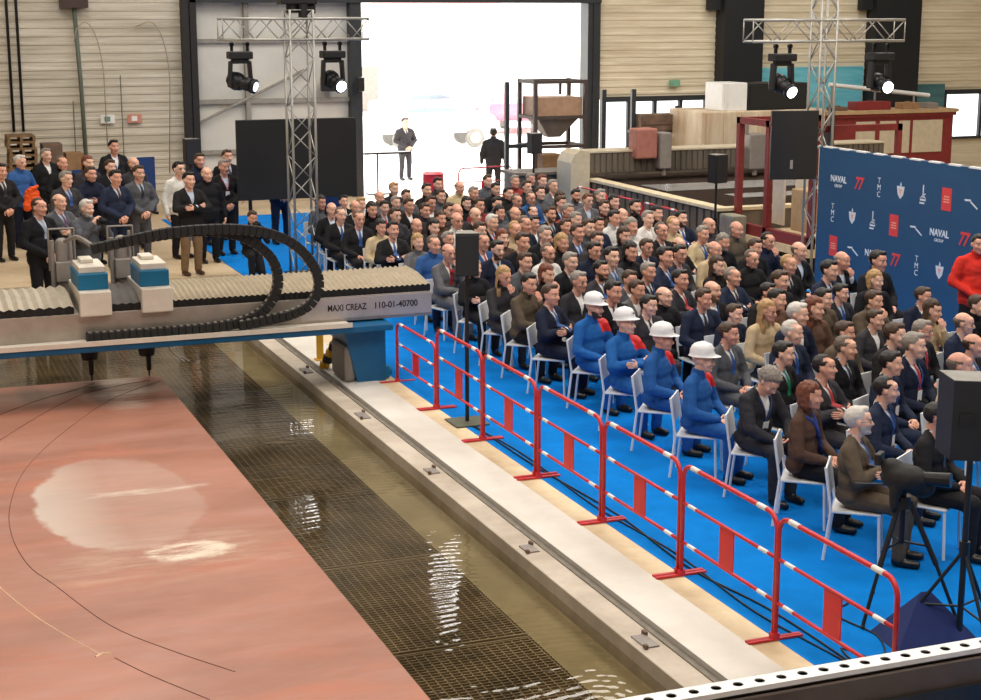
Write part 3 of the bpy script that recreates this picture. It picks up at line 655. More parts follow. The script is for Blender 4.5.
# ------------------------------------------------------------------ second cutting machine behind the crowd
mt = thing('cutting_table', 'long dark cutting table with pale rim behind the crowd', 'cutting table', (15.65, 27.65, 0))
side = streaky('ribbed_dark_side', S(70, 62, 54), S(112, 102, 90), 2, .4)
b = MB()
for k in range(23): b.b2(0, .05, .05+k*.3, .27+k*.3, 0, .82)
b.b2(.05, .12, 0, 8, 0, .85); b.b2(.05, 7.2, 0, .12, 0, .85); b.b2(7.1, 7.2, 0, 8, 0, .85); b.b2(.05, 7.2, 7.9, 8, 0, .85); b.build('side_wall', side, mt)
b = MB(); b.b2(-.05, .24, -.05, 8, .85, .92, .01); b.b2(.24, 7.2, -.05, .2, .85, .92, .01); b.b2(7.0, 7.25, .2, 8, .85, .92); b.build('rim', mat('pale_machine_rim', S(222, 206, 172), .6, 0, .1), mt)
b = MB(); b.b2(.24, 7.0, .2, 7.9, .6, .7); b.build('basin', M['rust'], mt)
b = MB()
for k in range(30): b.b2(.3, 6.95, .35+k*.25, .37+k*.25, .7, .8)
b.build('slats', mat('slat_steel', S(90, 76, 68), .6, .3), mt)
sm = mat('sheet_steel_bright', S(214, 214, 214), .25, .6, .05)
for (x0, x1, y0, y1, lb) in ((.9, 4.8, 4.6, 5.9, 'larger'), (1.8, 5.2, 2.9, 3.6, 'middle'), (3.0, 5.5, 1.1, 1.9, 'nearest')):
    b = MB(); b.b2(15.65+x0, 15.65+x1, 27.0+y0, 27.0+y1, .8, .812); tag(b.build('sheet_metal', sm), 'shiny bare metal sheet lying on the dark cutting table, %s one' % lb, 'metal sheet')
bmn = thing('gantry_beam', 'dark ribbed gantry beam with round cream end over the cutting table', 'gantry', (15.1, 34.0, 0))
b = MB(); b.b2(.48, 8.6, -.3, .3, 1.02, 1.5); 
for k in range(54): b.b2(.5+k*.15, .6+k*.15, -.33, -.3, 1.05, 1.48)
b.build('bellows', side, bmn)
b = MB(); b.b2(.45, 8.6, -.34, .34, 1.5, 1.55, .01); b.build('top_plate', M['beige'], bmn)
b = MB(); prof = [(0, 0), (.48, 0), (.48, 1.56), (.25, 1.58), (.1, 1.5), (0, 1.3)]; b.poly([(x, -.4, z) for x, z in prof], (0, .8, 0)); b.build('end_cover', M['beige'], bmn)
b = MB(); b.b2(1.6, 2.15, -.55, -.1, 1.35, 2.05, .04); b.build('motor_cover', mat('faded_red_paint', S(172, 112, 100), .5), bmn)
b = MB(); b.b2(2.2, 2.5, -.6, -.2, 1.1, 1.95, .03); b.cyl((2.35, -.5, .95), (2.35, -.5, 1.1), .05); b.build('cutting_head', M['greybody'], bmn)
b = MB(); b.b2(4.6, 5.1, -.6, -.2, 1.0, 1.85, .03); b.cyl((4.8, -.5, .86), (4.8, -.5, 1.0), .06); b.cyl((4.6, -.4, 1.85), (4.6, -.4, 2.2), .05); b.build('cutting_head', M['greybody'], bmn)
# red framed cabin
cb_ = thing('machine_cabin', 'dark red framed machine cabin with window openings left of the backdrop', 'cabin', (15.96, 24.9, 0))
b = MB()
for y in (0, 1.55, 2.65): b.b2(0, .12, y-.06, y+.06, .45, 2.7)
b.b2(0, .12, -.06, 2.71, 2.58, 2.7); b.b2(0, .12, -.06, 2.71, .45, .66); b.b2(0, 1.9, 2.59, 2.71, 2.58, 2.7); b.b2(1.8, 1.9, 2.59, 2.71, .3, 2.7); b.b2(0, 1.9, -.06, .04, 2.58, 2.7); b.b2(1.8, 1.9, -.06, .04, .3, 2.7)
b.build('frame', M['darkred'], cb_)
b = MB(); b.b2(-.05, 1.9, -.1, 2.75, .3, .45); b.build('sill', mat('pale_cabin_sill', S(218, 196, 160), .6), cb_)
b = MB(); b.b2(-.35, 0, -.1, 2.75, .16, .2); b.build('ledge', mat('light_steel_ledge', S(206, 198, 184), .4, .3), cb_)
b = MB(); b.b2(.15, 1.8, -.05, 2.7, 0, .3); b.build('plinth', M['black'], cb_)
b = MB(); b.b2(1.2, 1.25, .2, 2.4, .7, 2.2); b.b2(.5, .55, 1.7, 2.1, .66, 1.55); b.build('inner_panel', M['cream'], cb_)
b = MB(); b.b2(.3, .9, .4, 1.1, .66, 1.45, .02); b.build('control_desk', mat('tan_desk', S(200, 168, 124), .6), cb_)
o = thing('ribbed_box', 'grey ribbed metal box on the ledge at the red cabin corner', 'box', (15.68, 27.05, .2))
b = MB(); b.b2(-.05, .25, 0, .55, 0, .62, .02); b.build('housing', mat('grey_green_box', S(150, 148, 130), .5, .1), o)
b = MB(); 
for k in range(6): b.b2(-.06, -.05, .06+k*.08, .10+k*.08, .06, .56)
b.build('ribs', M['greybody'], o)
# tall tank and boxes by the back wall
tk = MB(); tk.b2(19.6, 23.2, 35.6, 37.4, .0, 2.25, .03); 
for k in range(7): tk.b2(19.7+k*.5, 19.76+k*.5, 35.56, 35.6, .1, 2.2)
tag(tk.build('storage_tank', streaky('rusty_cream', S(186, 156, 124), S(222, 208, 184), 1.6, .35)), 'rust streaked cream steel tank behind the machine table', 'tank')
b = MB(); b.b2(20.2, 20.92, 35.7, 36.6, 2.25, 2.95, .02); b.cyl((20.3, 35.68, 2.28), (20.3, 35.68, 2.93), .03); tag(b.build('white_cabinet', M['white']), 'white cabinet standing on the rust streaked tank', 'cabinet')
b = MB(); b.b2(20.95, 22.7, 35.7, 36.6, 2.25, 2.93, .02); b.b2(21.0, 22.6, 35.68, 35.7, 2.3, 2.88); tag(b.build('black_cabinet', M['screen']), 'long black box beside the white cabinet on the tank', 'box')
o = thing('control_cabinet', 'long dark red cabinet with beige panels above the blue backdrop', 'cabinet', (23.5, 36, 0))
b = MB(); b.b2(0, 4.0, 0, .9, 0, 2.0); b.b2(-.05, 4.05, -.06, .95, 1.97, 2.06); b.build('body', M['darkred'], o)
for x0, x1 in ((.9, 1.5), (1.65, 2.15), (2.25, 2.6), (2.7, 3.65)):
    b = MB(); b.b2(x0, x1, -.03, .0, 1.0, 1.86, .008); b.build('panel', M['beige'], o)
b = MB(); b.b2(-.1, 4.1, -.1, .95, 2.06, 2.15); b.build('top_board', mat('worktop_tan', S(178, 150, 112), .7), o)
for x, dx, h, m_, lb in ((25.0, 1.1, .22, 'darkred', 'long red tool case'), (26.2, .5, .17, 'brown', 'small brown carton'), (24.0, .4, .1, 'rust', 'rusty offcut tray'), (26.9, .35, .15, 'greybody', 'little grey box')):
    b = MB(); b.b2(x-dx/2, x+dx/2, 36.1, 36.5, 2.15, 2.15+h, .01); b.b2(x-.06, x+.06, 36.25, 36.32, 2.15+h, 2.18+h); tag(b.build('tool_case', M[m_]), '%s on top of the dark red cabinet' % lb, 'case')
o = thing('white_rail', 'slanting white rail on posts above the red cabinet', 'rail', (24.4, 37.8, 0))
b = MB(); b.cyl((.3, 0, 2.75), (3.6, 0, 2.4), .06); b.build('handrail', M['white'], o)
for x in (.4, 1.8, 3.1):
    b = MB(); b.cyl((x, 0, 0), (x, 0, 2.75-.1*x), .03); b.build('post', M['greybody'], o)
# steel rack in front of the low windows
o = thing('steel_rack', 'dark steel rack with a brown crate in front of the bright window', 'rack', (18.6, 37.5, 0))
for x in (-.85, 0, 1.3):
    b = MB(); b.b2(x-.06, x+.06, -.05, .05, 0, 2.75 if x < 1 else 2.3); b.build('post', dm, o)
b = MB(); b.b2(0, 1.3, -.3, .3, 1.62, 1.68); b.b2(0, 1.3, -.3, .3, .9, .96); b.build('shelf', dm, o)
b = MB(); b.b2(18.68, 19.85, 37.2, 37.8, 1.68, 2.1, .01); b.b2(18.7, 19.83, 37.18, 37.2, 1.85, 1.9); tag(b.build('brown_crate', M['rust']), 'brown crate on the upper shelf of the dark steel rack', 'crate')
b = MB(); b.b2(18.95, 19.5, 37.25, 37.7, .96, 1.5, .02); b.b2(19.0, 19.45, 37.23, 37.25, 1.0, 1.4); tag(b.build('grey_bin', M['greybody']), 'grey bin on the lower shelf of the dark steel rack', 'bin')
# hopper
hp = thing('hopper', 'grey funnel hopper with brown band in a tall steel frame by the doorway', 'hopper', (15.75, 36.2, 0))
b = MB()
for x in (-.66, .66):
    for y in (-.5, .5): b.b2(x-.045, x+.045, y-.045, y+.045, 0, 3.1)
for z in (3.05, 2.2, 1.5):
    b.b2(-.66, .66, -.54, -.46, z-.04, z+.04); b.b2(-.66, .66, .46, .54, z-.04, z+.04); b.b2(-.7, -.62, -.5, .5, z-.04, z+.04); b.b2(.62, .7, -.5, .5, z-.04, z+.04)
b.b2(-.03, .03, -.5, -.45, 2.75, 3.05)
b.build('frame', mat('dark_steel_frame', S(78, 66, 62), .6, .2), hp)
b = MB(); b.b2(-.6, .6, -.44, .44, 2.22, 2.68); b.build('bin', mat('brown_hopper_bin', S(172, 138, 112), .6), hp)
b = MB(); bm = b.bm
t_ = [bm.verts.new(p) for p in ((-.58, -.42, 2.22), (.58, -.42, 2.22), (.58, .42, 2.22), (-.58, .42, 2.22))]; l_ = [bm.verts.new(p) for p in ((-.16, -.14, 1.7), (.16, -.14, 1.7), (.16, .14, 1.7), (-.16, .14, 1.7))]
for i in range(4): bm.faces.new((t_[i], t_[(i+1) % 4], l_[(i+1) % 4], l_[i]))
bm.faces.new(l_); b.build('funnel', mat('grey_funnel', S(150, 142, 132), .5, .3), hp)
b = MB(); b.b2(-.35, .15, -.3, .3, .6, 1.3, .03); b.build('collection_drum', M['brown'], hp)
b = MB(); b.b2(-.6, .6, -.4, .4, .5, .6); b.build('platform', M['darkred'], hp)
o = thing('steel_post', 'slim dark post with side arm left of the hopper frame', 'post', (14.55, 36.2, 0))
b = MB(); b.b2(-.05, .05, -.05, .05, 0, 3.05); b.build('pole', dm, o)
b = MB(); b.b2(0, .75, -.03, .03, 1.45, 1.55); b.build('side_arm', dm, o)
b = MB(); b.b2(14.2, 15.6, 34.6, 35.4, 0, .95); b.b2(14.1, 15.7, 34.5, 35.5, .95, 1.02, .01); tag(b.build('low_counter', [side]), 'dark low counter below the hopper beside the round beam end', 'counter')
b = MB(); b.cyl((13.0, 37.2, 0), (13.0, 37.2, .8), .28, .26, 18); b.cyl((13.0, 37.2, .8), (13.0, 37.2, .86), .29, .2, 18); tag(b.build('red_bin', M['red']), 'red round bin in the open doorway behind the crowd', 'bin')
# lectern-like easel in the doorway
o = thing('music_stand', 'thin black stand with flat top in the bright doorway', 'stand', (12.5, 40.2, 0))
b = MB(); b.cyl((0, 0, .02), (0, 0, 1.05), .025); b.build('pole', M['black'], o)
b = MB(); b.b2(-.4, .9, -.15, .15, 1.05, 1.1); b.build('top', M['blackm'], o)
b = MB(); b.b2(-.3, .3, -.2, .2, 0, .03); b.build('base', M['black'], o)

# ------------------------------------------------------------------ left back corner: pallets, boxes, panels
pf_ = None
for k in range(13):
    if pf_ is None:
        pf_ = thing('pallet', 'wooden pallet at the bottom of the tall stack by the wall pipes', 'pallet', (3.36, 38.6, 0), 0, 'pallets stacked by the wall')
        pf_.scale = (.62, 1, 1); b = MB()
        for i in range(5): b.b2(-.5, .5, -.4+i*.17, -.29+i*.17, .12, .145)
        b.b2(-.5, .5, -.4, -.3, 0, .02); b.b2(-.5, .5, .3, .4, 0, .02); b.build('deck_boards', M['wood'], pf_)
        b = MB()
        for x in (-.45, 0, .45): b.b2(x-.05, x+.05, -.4, .4, .02, .12)
        b.build('blocks', M['wood'], pf_)
    else:
        o = copy_tree(pf_); o.scale = (.62, 1, 1); o.location = (3.36+random.uniform(-.03, .03), 38.6, .148*k); o['label'] = 'wooden pallet in the tall stack by the wall pipes, %s from the floor' % ['', 'second', 'third', 'fourth', 'fifth', 'sixth', 'seventh', 'eighth', 'ninth', 'tenth', 'eleventh', 'twelfth', 'topmost, thirteenth'][k]
for x, y, z0, w, h, m_, lb in ((4.2, 38.7, 0, .9, .85, 'brown', 'large brown carton at the bottom of the pile beside the pallets'), (4.05, 38.7, .85, .5, .45, 'wood', 'tan carton stacked on the large brown carton'), (4.55, 38.75, .85, .4, .62, 'brown', 'tall brown carton next to the tan carton'), (4.05, 38.7, 1.3, .45, .4, 'rust', 'dark brown carton topping the pile beside the pallets')):
    b = MB(); b.b2(x-w/2, x+w/2, y-.3, y+.3, z0, z0+h, .008); b.b2(x-.03, x+.03, y-.304, y-.3, z0, z0+h); tag(b.build('carton', M[m_]), lb, 'carton')
for x, y, w, h, lb in ((4.55, 37.2, .75, 1.2, 'navy blue partition panel behind the standing group near the cartons'), (6.15, 38.2, .42, 1.35, 'narrow navy blue partition panel near the dark column')):
    o = thing('partition_panel', lb, 'panel', (x, y, 0), R(8))
    b = MB(); b.b2(-w/2, w/2, -.03, .03, .06, h, .01); b.build('cloth_panel', M['navyp'], o)
    for s_ in (-1, 1):
        b = MB(); b.b2(s_*w*.4-.03, s_*w*.4+.03, -.2, .2, 0, .06); b.build('foot', M['blackm'], o)

# ------------------------------------------------------------------ sunlit yard outside the doorway
def car(x, y, rz, m_, label, L=4.3, H=1.5):
    o = thing('parked_car', label, 'car', (x, y, 0), rz)
    prof = [(-.5, .35), (.48, .35), (.5, .6), (.46, .78), (.24, .86), (.1, 1.0), (-.2, 1.0), (-.38, .84), (-.5, .78)]
    b = MB(); b.poly([(u*L, -.85, v*H*.97) for u, v in prof], (0, 1.7, 0)); bmesh.ops.bevel(b.bm, geom=b.bm.edges[:], offset=.06, segments=2, affect='EDGES'); b.build('body', m_, o, True)
    gl_ = mat('car_glass', S(120, 136, 148), .1)
    for s_ in (-1, 1):
        b = MB(); b.poly([(u*L, s_*.865, v*H) for u, v in ((-.33, .84), (.2, .84), (.08, .95), (-.18, .95))], (0, .01*s_, 0)); b.build('side_window', gl_, o)
    for u in (-.32, .3):
        for s_ in (-1, 1):
            b = MB(); b.cyl((u*L, s_*.72, .33), (u*L, s_*.9, .33), .33, None, 18); w_ = b.build('wheel', M.setdefault('tyre', mat('glare_paled_tyre', S(132, 130, 128), .8)), o)  # black tyres lightened in their colour to fade into the yard's glare
            b = MB(); b.cyl((u*L, s_*.9, .33), (u*L, s_*.915, .33), .2, None, 14); b.build('hubcap', M['alu'], w_)
    return o
car(21.3, 62, R(8), mat('car_silver', S(200, 206, 214), .3, .3), 'silver car parked in the sunlit yard beyond the doorway')
car(18.9, 54, R(-4), mat('car_white', S(236, 238, 240), .3), 'white car parked in the yard just right of the standing guard')
car(24.6, 60, R(60), mat('car_red', S(214, 120, 140), .3), 'red car parked in the yard seen past the doorway')
for x0, x1, y, h, m_, lb in ((27.5, 31.0, 78, 7.5, mat('pink_container', S(240, 176, 170), .7), 'pale red container stack in the yard, taller one'), (24.2, 27.4, 76, 6.8, mat('pale_red_container', S(246, 200, 190), .7), 'pale red container stack in the yard, paler one')):
    o = thing('container_stack', lb, 'container', ((x0+x1)/2, y, 0)); w = x1-x0
    b = MB(); b.b2(-w/2, w/2, 0, 2.4, 1.9, h)
    for k in range(12): b.b2(-w/2+.1+k*w/12, -w/2+.2+k*w/12, -.04, 0, 2.0, h-.1)
    b.build('upper_container', m_, o)
    b = MB(); b.b2(-w/2, w/2, .02, 2.4, 0, 1.88); b.build('lower_container', M['white'], o)
o = thing('site_hut', 'white hut with a blue window in the sunlit yard', 'hut', (21.6, 74, 0))
b = MB(); b.b2(-4.5, 2.4, 0, 3, 0, 3.6); b.b2(-4.6, 2.5, -.1, 3.1, 3.6, 3.75); b.build('walls', M['white'], o)
b = MB(); b.b2(-1.6, -.8, -.05, 0, 2.0, 3.0); b.build('window', mat('hut_window', S(120, 150, 176), .2), o)
b = MB(); b.b2(.6, 1.5, -.05, 0, 0, 2.1); b.build('door', M['greybody'], o)
bl = MB(); bl.b2(-10, 60, 96, 98, 0, 14); tag(bl.build('building', mat('white_facade', S(240, 236, 228), .8)), 'pale building across the sunlit yard', 'building')
# ------------------------------------------------------------------ people: shared meshes
def remesh(mb, voxel, smooth=2):
    bmesh.ops.recalc_face_normals(mb.bm, faces=mb.bm.faces)
    me = bpy.data.meshes.new('tmp'); mb.bm.to_mesh(me); mb.bm.free()
    o = bpy.data.objects.new('tmp', me); COL.objects.link(o)
    m = o.modifiers.new('r', 'REMESH'); m.mode = 'VOXEL'; m.voxel_size = voxel
    m = o.modifiers.new('s', 'SMOOTH'); m.factor = .5; m.iterations = smooth
    me2 = bpy.data.meshes.new_from_object(o.evaluated_get(bpy.context.evaluated_depsgraph_get()))
    COL.objects.unlink(o); bpy.data.objects.remove(o); bpy.data.meshes.remove(me)
    bm = bmesh.new(); bm.from_mesh(me2); bpy.data.meshes.remove(me2); return bm
def to_mesh(bm, name, nslots=1, smooth=True):
    me = bpy.data.meshes.new(name); bm.to_mesh(me); bm.free()
    for k in range(nslots): me.materials.append(DUM)
    if smooth: me.shade_smooth()
    return me
DUM = mat('cloth_default', S(60, 60, 66), .8)
from mathutils import noise as NZ
def wrinkle(bm, amp):
    bm.normal_update()
    for v in bm.verts:
        c = v.co; n = NZ.noise(Vector((c.x*9+c.z*5, c.y*9, c.z*22)))*.65 + NZ.noise(Vector((c.x*20, c.y*20+c.z*8, c.z*13+5)))*.35
        v.co = c + v.normal*(n*amp)
def xf(mb, start, mt):
    mb.bm.verts.ensure_lookup_table(); bmesh.ops.transform(mb.bm, matrix=mt, verts=mb.bm.verts[start:])
HEADC = Vector((0, -.005, 1.225))
def head_matrix(dz, T, yaw_, pit, hs):
    piv = Vector((0, .02, -.10))
    return Matrix.Translation((0, 0, dz)) @ T @ Matrix.Translation(HEADC) @ Matrix.Translation(piv) @ Matrix.Rotation(yaw_, 4, 'Z') @ Matrix.Rotation(pit, 4, 'X') @ Matrix.Scale(hs, 4) @ Matrix.Translation(-piv)
def torso_matrix(lean): 
    p = Vector((0, .02, .56)); return Matrix.Translation(p) @ Matrix.Rotation(lean, 4, 'X') @ Matrix.Translation(-p)
SZ = Matrix.Translation((0, 0, .56)) @ Matrix.Diagonal((1, 1, 1.06, 1)) @ Matrix.Translation((0, 0, -.56))
def head_prims(mb):
    mb.ell((0, .022, .032), (.077, .098, .088), sub=3); mb.ell((0, -.022, -.02), (.066, .072, .092), sub=3)
    mb.ell((0, -.042, -.078), (.050, .048, .040)); mb.ell((0, -.080, -.096), (.024, .020, .018))
    mb.ell((0, -.078, .030), (.056, .020, .016)); mb.ell((0, -.05, .05), (.06, .045, .04))
    mb.cap((0, -.088, .016), (0, -.114, -.026), .009, .014); mb.ell((.012, -.1, -.032), (.010, .012, .009)); mb.ell((-.012, -.1, -.032), (.010, .012, .009))
    for s in (-1, 1):
        mb.ell((s*.038, -.062, -.022), (.027, .03, .024)); mb.ell((s*.080, .008, -.004), (.011, .022, .033), Matrix.Rotation(s*.25, 3, 'Z'))
    mb.ell((0, -.086, -.066), (.024, .013, .014))
h = MB(); head_prims(h); h.cap((0, .02, -.06), (0, .03, -.16), .054, .056); HB = remesh(h, .009, 1)
HBVH = BVHTree.FromBMesh(HB)
def surf(x, z, off=0):
    hit = HBVH.ray_cast(Vector((x, -1, z)), Vector((0, 1, 0))); return Vector((x, hit[0].y-off, z))
# face details in head space
def eyes_mesh(s):
    mb = MB()
    if True:
        p = surf(s*.031, .006); mb.mi = 0; mb.ell(p+Vector((0, .006, 0)), (.0155, .011, .0085)); mb.mi = 1; mb.ell(p+Vector((0, -.0015, 0)), (.0068, .0045, .0068))
    return mb.mesh('eye', EYEM, True)
EYEM = [mat('eye_white', S(214, 206, 198), .3, 0, 0), mat('iris', S(40, 28, 22), .3, 0, 0)]
EYES = [eyes_mesh(-1), eyes_mesh(1)]
def brows(mb):
    for s in (-1, 1): mb.tube([surf(s*x, z, .002) for x, z in ((.014, .026), (.032, .032), (.05, .026))], .0045, 6)
def lips(mb):
    mb.tube([surf(x, z, .0005) for x, z in ((-.026, -.066), (-.012, -.0635), (0, -.0645), (.012, -.0635), (.026, -.066))], .0042, 6)
def hair_mesh(kind):
    mb = MB(); big = {'curly': .026, 'long': .02, 'bob': .022}.get(kind, .010)
    mb.ell((0, .024, .034), (.077+big*.8, .098+big, .088+big*1.2), sub=3)
    if kind in ('short', 'curly'): mb.ell((.012, -.035, .104), (.056, .05, .028)); 
    if kind in ('long', 'bob'):
        lo = -.20 if kind == 'long' else -.075
        mb.ell((0, .06, lo*.45), (.088, .062, -lo*.75+.04), sub=3)
        for s in (-1, 1): mb.ell((s*.080, .022, lo*.5), (.021, .052, -lo*.6+.05), sub=3)
        if kind == 'long':
            for s in (-1, 1): mb.ell((s*.092, -.02, -.17), (.026, .032, .09))
    bm = remesh(mb, .012, 1)
    def keep(c):
        x, y, z = c
        if kind in ('long', 'bob'):
            if z > .072+.02*abs(x)/.06: return True
            if y < .0 and abs(x) < .066: return False
            if y < (.004 if z > -.12 else -.05) and z < .05: return False
            if y < -.04 and z > -.1: return abs(x) > .07 and z < .06
            return not (abs(x) < .05 and y < .03)
        hl = .092 if y < -.06 else (.092-(y+.06)/.06*.076 if y < 0 else (.016-(y/.03)*.066 if y < .03 else -.055))
        if y < -.03 and abs(x) < .05: hl = max(hl, .090)
        if z < hl or (abs(x) > .058 and -.022 < y < .036 and z < .034): return False
        if kind == 'ring': return z < .055 and y > -.02
        if kind == 'receding' and y < -.04+.045*min(1, (abs(x)/.05)**2): return abs(x) > .052 and z < .075
        return True
    bmesh.ops.delete(bm, geom=[f for f in bm.faces if not keep(f.calc_center_median())], context='FACES')
    bmesh.ops.delete(bm, geom=[v for v in bm.verts if not v.link_faces], context='VERTS')
    bm.normal_update()
    a = {'curly': .012, 'long': .009, 'bob': .013}.get(kind, .005)
    for v in bm.verts:
        c = v.co; v.co = c + v.normal*a*(NZ.noise(Vector((c.x*70, c.y*40, c.z*25))) if kind != 'curly' else NZ.noise(c*75)*1.4)
    # thin the edge down to the skin so the hair does not sit like a cap
    edge = {v for v in bm.verts if v.is_boundary}; ring2 = {e.other_vert(v) for v in edge for e in v.link_edges} - edge
    for grp, k in ((edge, .93), (ring2, .5)):
        for v in grp:
            if kind in ('long', 'bob') and v.co.z < -.05: continue
            p, n, i, d = HBVH.find_nearest(v.co)
            if p is not None: v.co = v.co.lerp(p + n*.0015, k) + Vector((0, 0, random.uniform(-.003, .003)))
    bm2 = MB(); bm2.bm.free(); bm2.bm = bm; brows(bm2)
    return to_mesh(bm, 'hair_'+kind)
HAIR = {k: hair_mesh(k) for k in ('short', 'ring', 'receding', 'long', 'bob', 'curly')}
def bald_brows():
    mb = MB(); brows(mb); return to_mesh(mb.bm, 'eyebrows')
BROWS = bald_brows()
def beard_mesh():
    bm = HB.copy()
    def keep(c):
        x, y, z = c
        if z > -.03 or z < -.13 or y > .0: return False
        if abs(x) < .03 and -.082 < z < -.054 and y < -.06: return False
        if abs(x) < .03 and -.056 < z < -.044 and y < -.06: return True
        return z < -.07+abs(x)*.9-.02
    bmesh.ops.delete(bm, geom=[f for f in bm.faces if not keep(f.calc_center_median())], context='FACES')
    bm.normal_update()
    for v in bm.verts: v.co += v.normal*.005
    return to_mesh(bm, 'beard')
BEARD = beard_mesh()
def glasses_mesh():
    mb = MB()
    for s in (-1, 1):
        c = surf(s*.032, .004, .012); mb.tube([c+Vector((.021*math.cos(a), 0, .016*math.sin(a))) for a in [2*math.pi*k/14 for k in range(15)]], .0024, 5, False)
        mb.tube([c+Vector((s*.021, 0, .004)), Vector((s*.078, -.05, .008)), Vector((s*.086, .0, .006))], .0022, 5)
    a, b_ = surf(-.032, .004, .012), surf(.032, .004, .012); mb.tube([a+Vector((.02, 0, .005)), b_+Vector((-.02, 0, .005))], .0024, 5)
    return to_mesh(mb.bm, 'glasses')
GLASSES = glasses_mesh()
def hat_mesh():
    mb = MB(); bm = mb.bm; seg = 28; prof = [(1.0, 0), (.985, .03), (.93, .06), (.80, .09), (.58, .112), (.3, .124), (0.02, .127)]
    rings = []
    for r, z in prof: rings.append([bm.verts.new((.103*r*math.cos(2*math.pi*k/seg), .128*r*math.sin(2*math.pi*k/seg), z)) for k in range(seg)])
    for i in range(len(rings)-1):
        for k in range(seg): bm.faces.new((rings[i][k], rings[i][(k+1) % seg], rings[i+1][(k+1) % seg], rings[i+1][k]))
    bm.faces.new(rings[-1])
    br = []
    for k in range(seg):
        a = 2*math.pi*k/seg; f = max(0, -math.sin(a))**1.5
        br.append(bm.verts.new(((.112+.012*f)*math.cos(a), (.138+.05*f)*math.sin(a), -.012-.008*f)))
    for k in range(seg): bm.faces.new((rings[0][k], br[k], br[(k+1) % seg], rings[0][(k+1) % seg]))
    for x in (-.022, .022): mb.tube([(x, -.118, .05), (x, -.08, .1), (x, 0, .124), (x, .08, .1), (x, .118, .05)], .008, 6)
    mb.mi = 1; mb.box((0, -.127, .052), (.035, .008, .012), Matrix.Rotation(-.3, 3, 'X')); 
    me = bpy.data.meshes.new('hard_hat'); bmesh.ops.recalc_face_normals(bm, faces=bm.faces); bm.to_mesh(me); bm.free()
    me.materials.append(M['whitepl']); me.materials.append(ink); me.shade_smooth(); return me
HAT = hat_mesh()

# poses: arms as (elbow, wrist, hand direction, palm normal) for the person's own -x side and +x side
P_LAP = [((-.285, -.04, .72), (-.10, -.27, .655), (.75, -.6, -.2), (0, .1, -1)), ((.285, -.04, .72), (.10, -.26, .665), (-.75, -.6, -.2), (0, .1, -1))]
P_CROSS = [((-.29, -.09, .76), (.05, -.235, .80), (.9, .1, .15), (0, 1, 0)), ((.29, -.09, .75), (-.05, -.27, .775), (-.9, .1, .1), (0, 1, 0))]
P_CHIN = [((-.22, -.17, .74), (.06, -.24, .72), (.95, -.1, .1), (0, .3, -1)), ((.17, -.22, .76), (.04, -.19, 1.01), (-.25, .15, .9), (0, 1, .2))]
P_PHONE = [((-.25, -.17, .76), (-.10, -.36, .70), (.55, -.7, .1), (.2, .2, 1)), ((.25, -.17, .76), (.10, -.36, .70), (-.55, -.7, .1), (-.2, .2, 1))]
P_CLASP = [((-.30, .0, .73), (-.07, -.19, .575), (.6, -.25, -.75), (0, 1, -.2)), ((.30, .0, .73), (.07, -.2, .585), (-.6, -.25, -.75), (0, 1, -.2))]
P_SIDE = [((-.285, .05, .70), (-.29, -.03, .46), (.05, -.15, -1), (1, 0, 0)), ((.285, .05, .70), (.29, -.03, .46), (-.05, -.15, -1), (-1, 0, 0))]
P_CAMERA = [((-.24, -.18, .80), (-.09, -.24, 1.0), (.5, -.4, .7), (.8, .3, 0)), ((.24, -.18, .80), (.09, -.24, 1.0), (-.5, -.4, .7), (-.8, .3, 0))]
LEG_SIT = [((-.09, .0, .555), (-.13, -.43, .535), (-.12, -.42, .09)), ((.09, .0, .555), (.13, -.43, .535), (.12, -.40, .09))]
LEG_STAND = [((-.09, .02, .92), (-.11, -.01, .50), (-.12, .03, .09)), ((.09, .02, .92), (.11, -.01, .50), (.12, .03, .09))]
LEG_KNEEL = [((-.09, .0, .46), (-.14, -.38, .45), (-.13, -.34, .09)), ((.09, .0, .46), (.13, -.16, .09), (.13, .24, .11))]
POSES = {  # name: arms, legs, torso lift, lean, head pitch
    'lap': (P_LAP, LEG_SIT, 0, .04, .05), 'cross': (P_CROSS, LEG_SIT, 0, -.02, .0), 'chin': (P_CHIN, LEG_SIT, 0, .12, .0), 'phone': (P_PHONE, LEG_SIT, 0, .2, .55),
    'clasp': (P_CLASP, LEG_STAND, .37, 0, .05), 'side': (P_SIDE, LEG_STAND, .37, 0, .0), 'folded': (P_CROSS, LEG_STAND, .37, 0, .0), 'camera': (P_CAMERA, LEG_KNEEL, -.1, .1, .1), 'shoot': (P_CAMERA, LEG_STAND, .37, 0, .1)}
def hand(mb, w, d, n, palm_only, fingers_only):
    d = Vector(d).normalized(); n = Vector(n); n = (n-d*n.dot(d)).normalized(); s = d.cross(n)
    w = Vector(w)
    if palm_only:
        mb.ell(w+d*.045, (.04, .052, .018), Matrix((s, d, n)).transposed()); return
    for i, (o, l) in enumerate(((-.03, .038), (-.0105, .045), (.0095, .042), (.029, .032))):
        p0 = w+d*.075+s*o; d1 = (d+n*.45).normalized(); p1 = p0+d1*l; d2 = (d+n*1.3).normalized()
        mb.cap(p0, p1, .0098, .009, 7); mb.cap(p1, p1+d2*l*.75, .009, .0075, 7)
    p0 = w+d*.025-s*.028; p1 = p0+(d*.6-s*.7+n*.3).normalized()*.04; mb.cap(p0, p1, .012, .010, 7); mb.cap(p1, p1+(d*.9-s*.2+n*.4).normalized()*.03, .010, .008, 7)
CACHE = {}
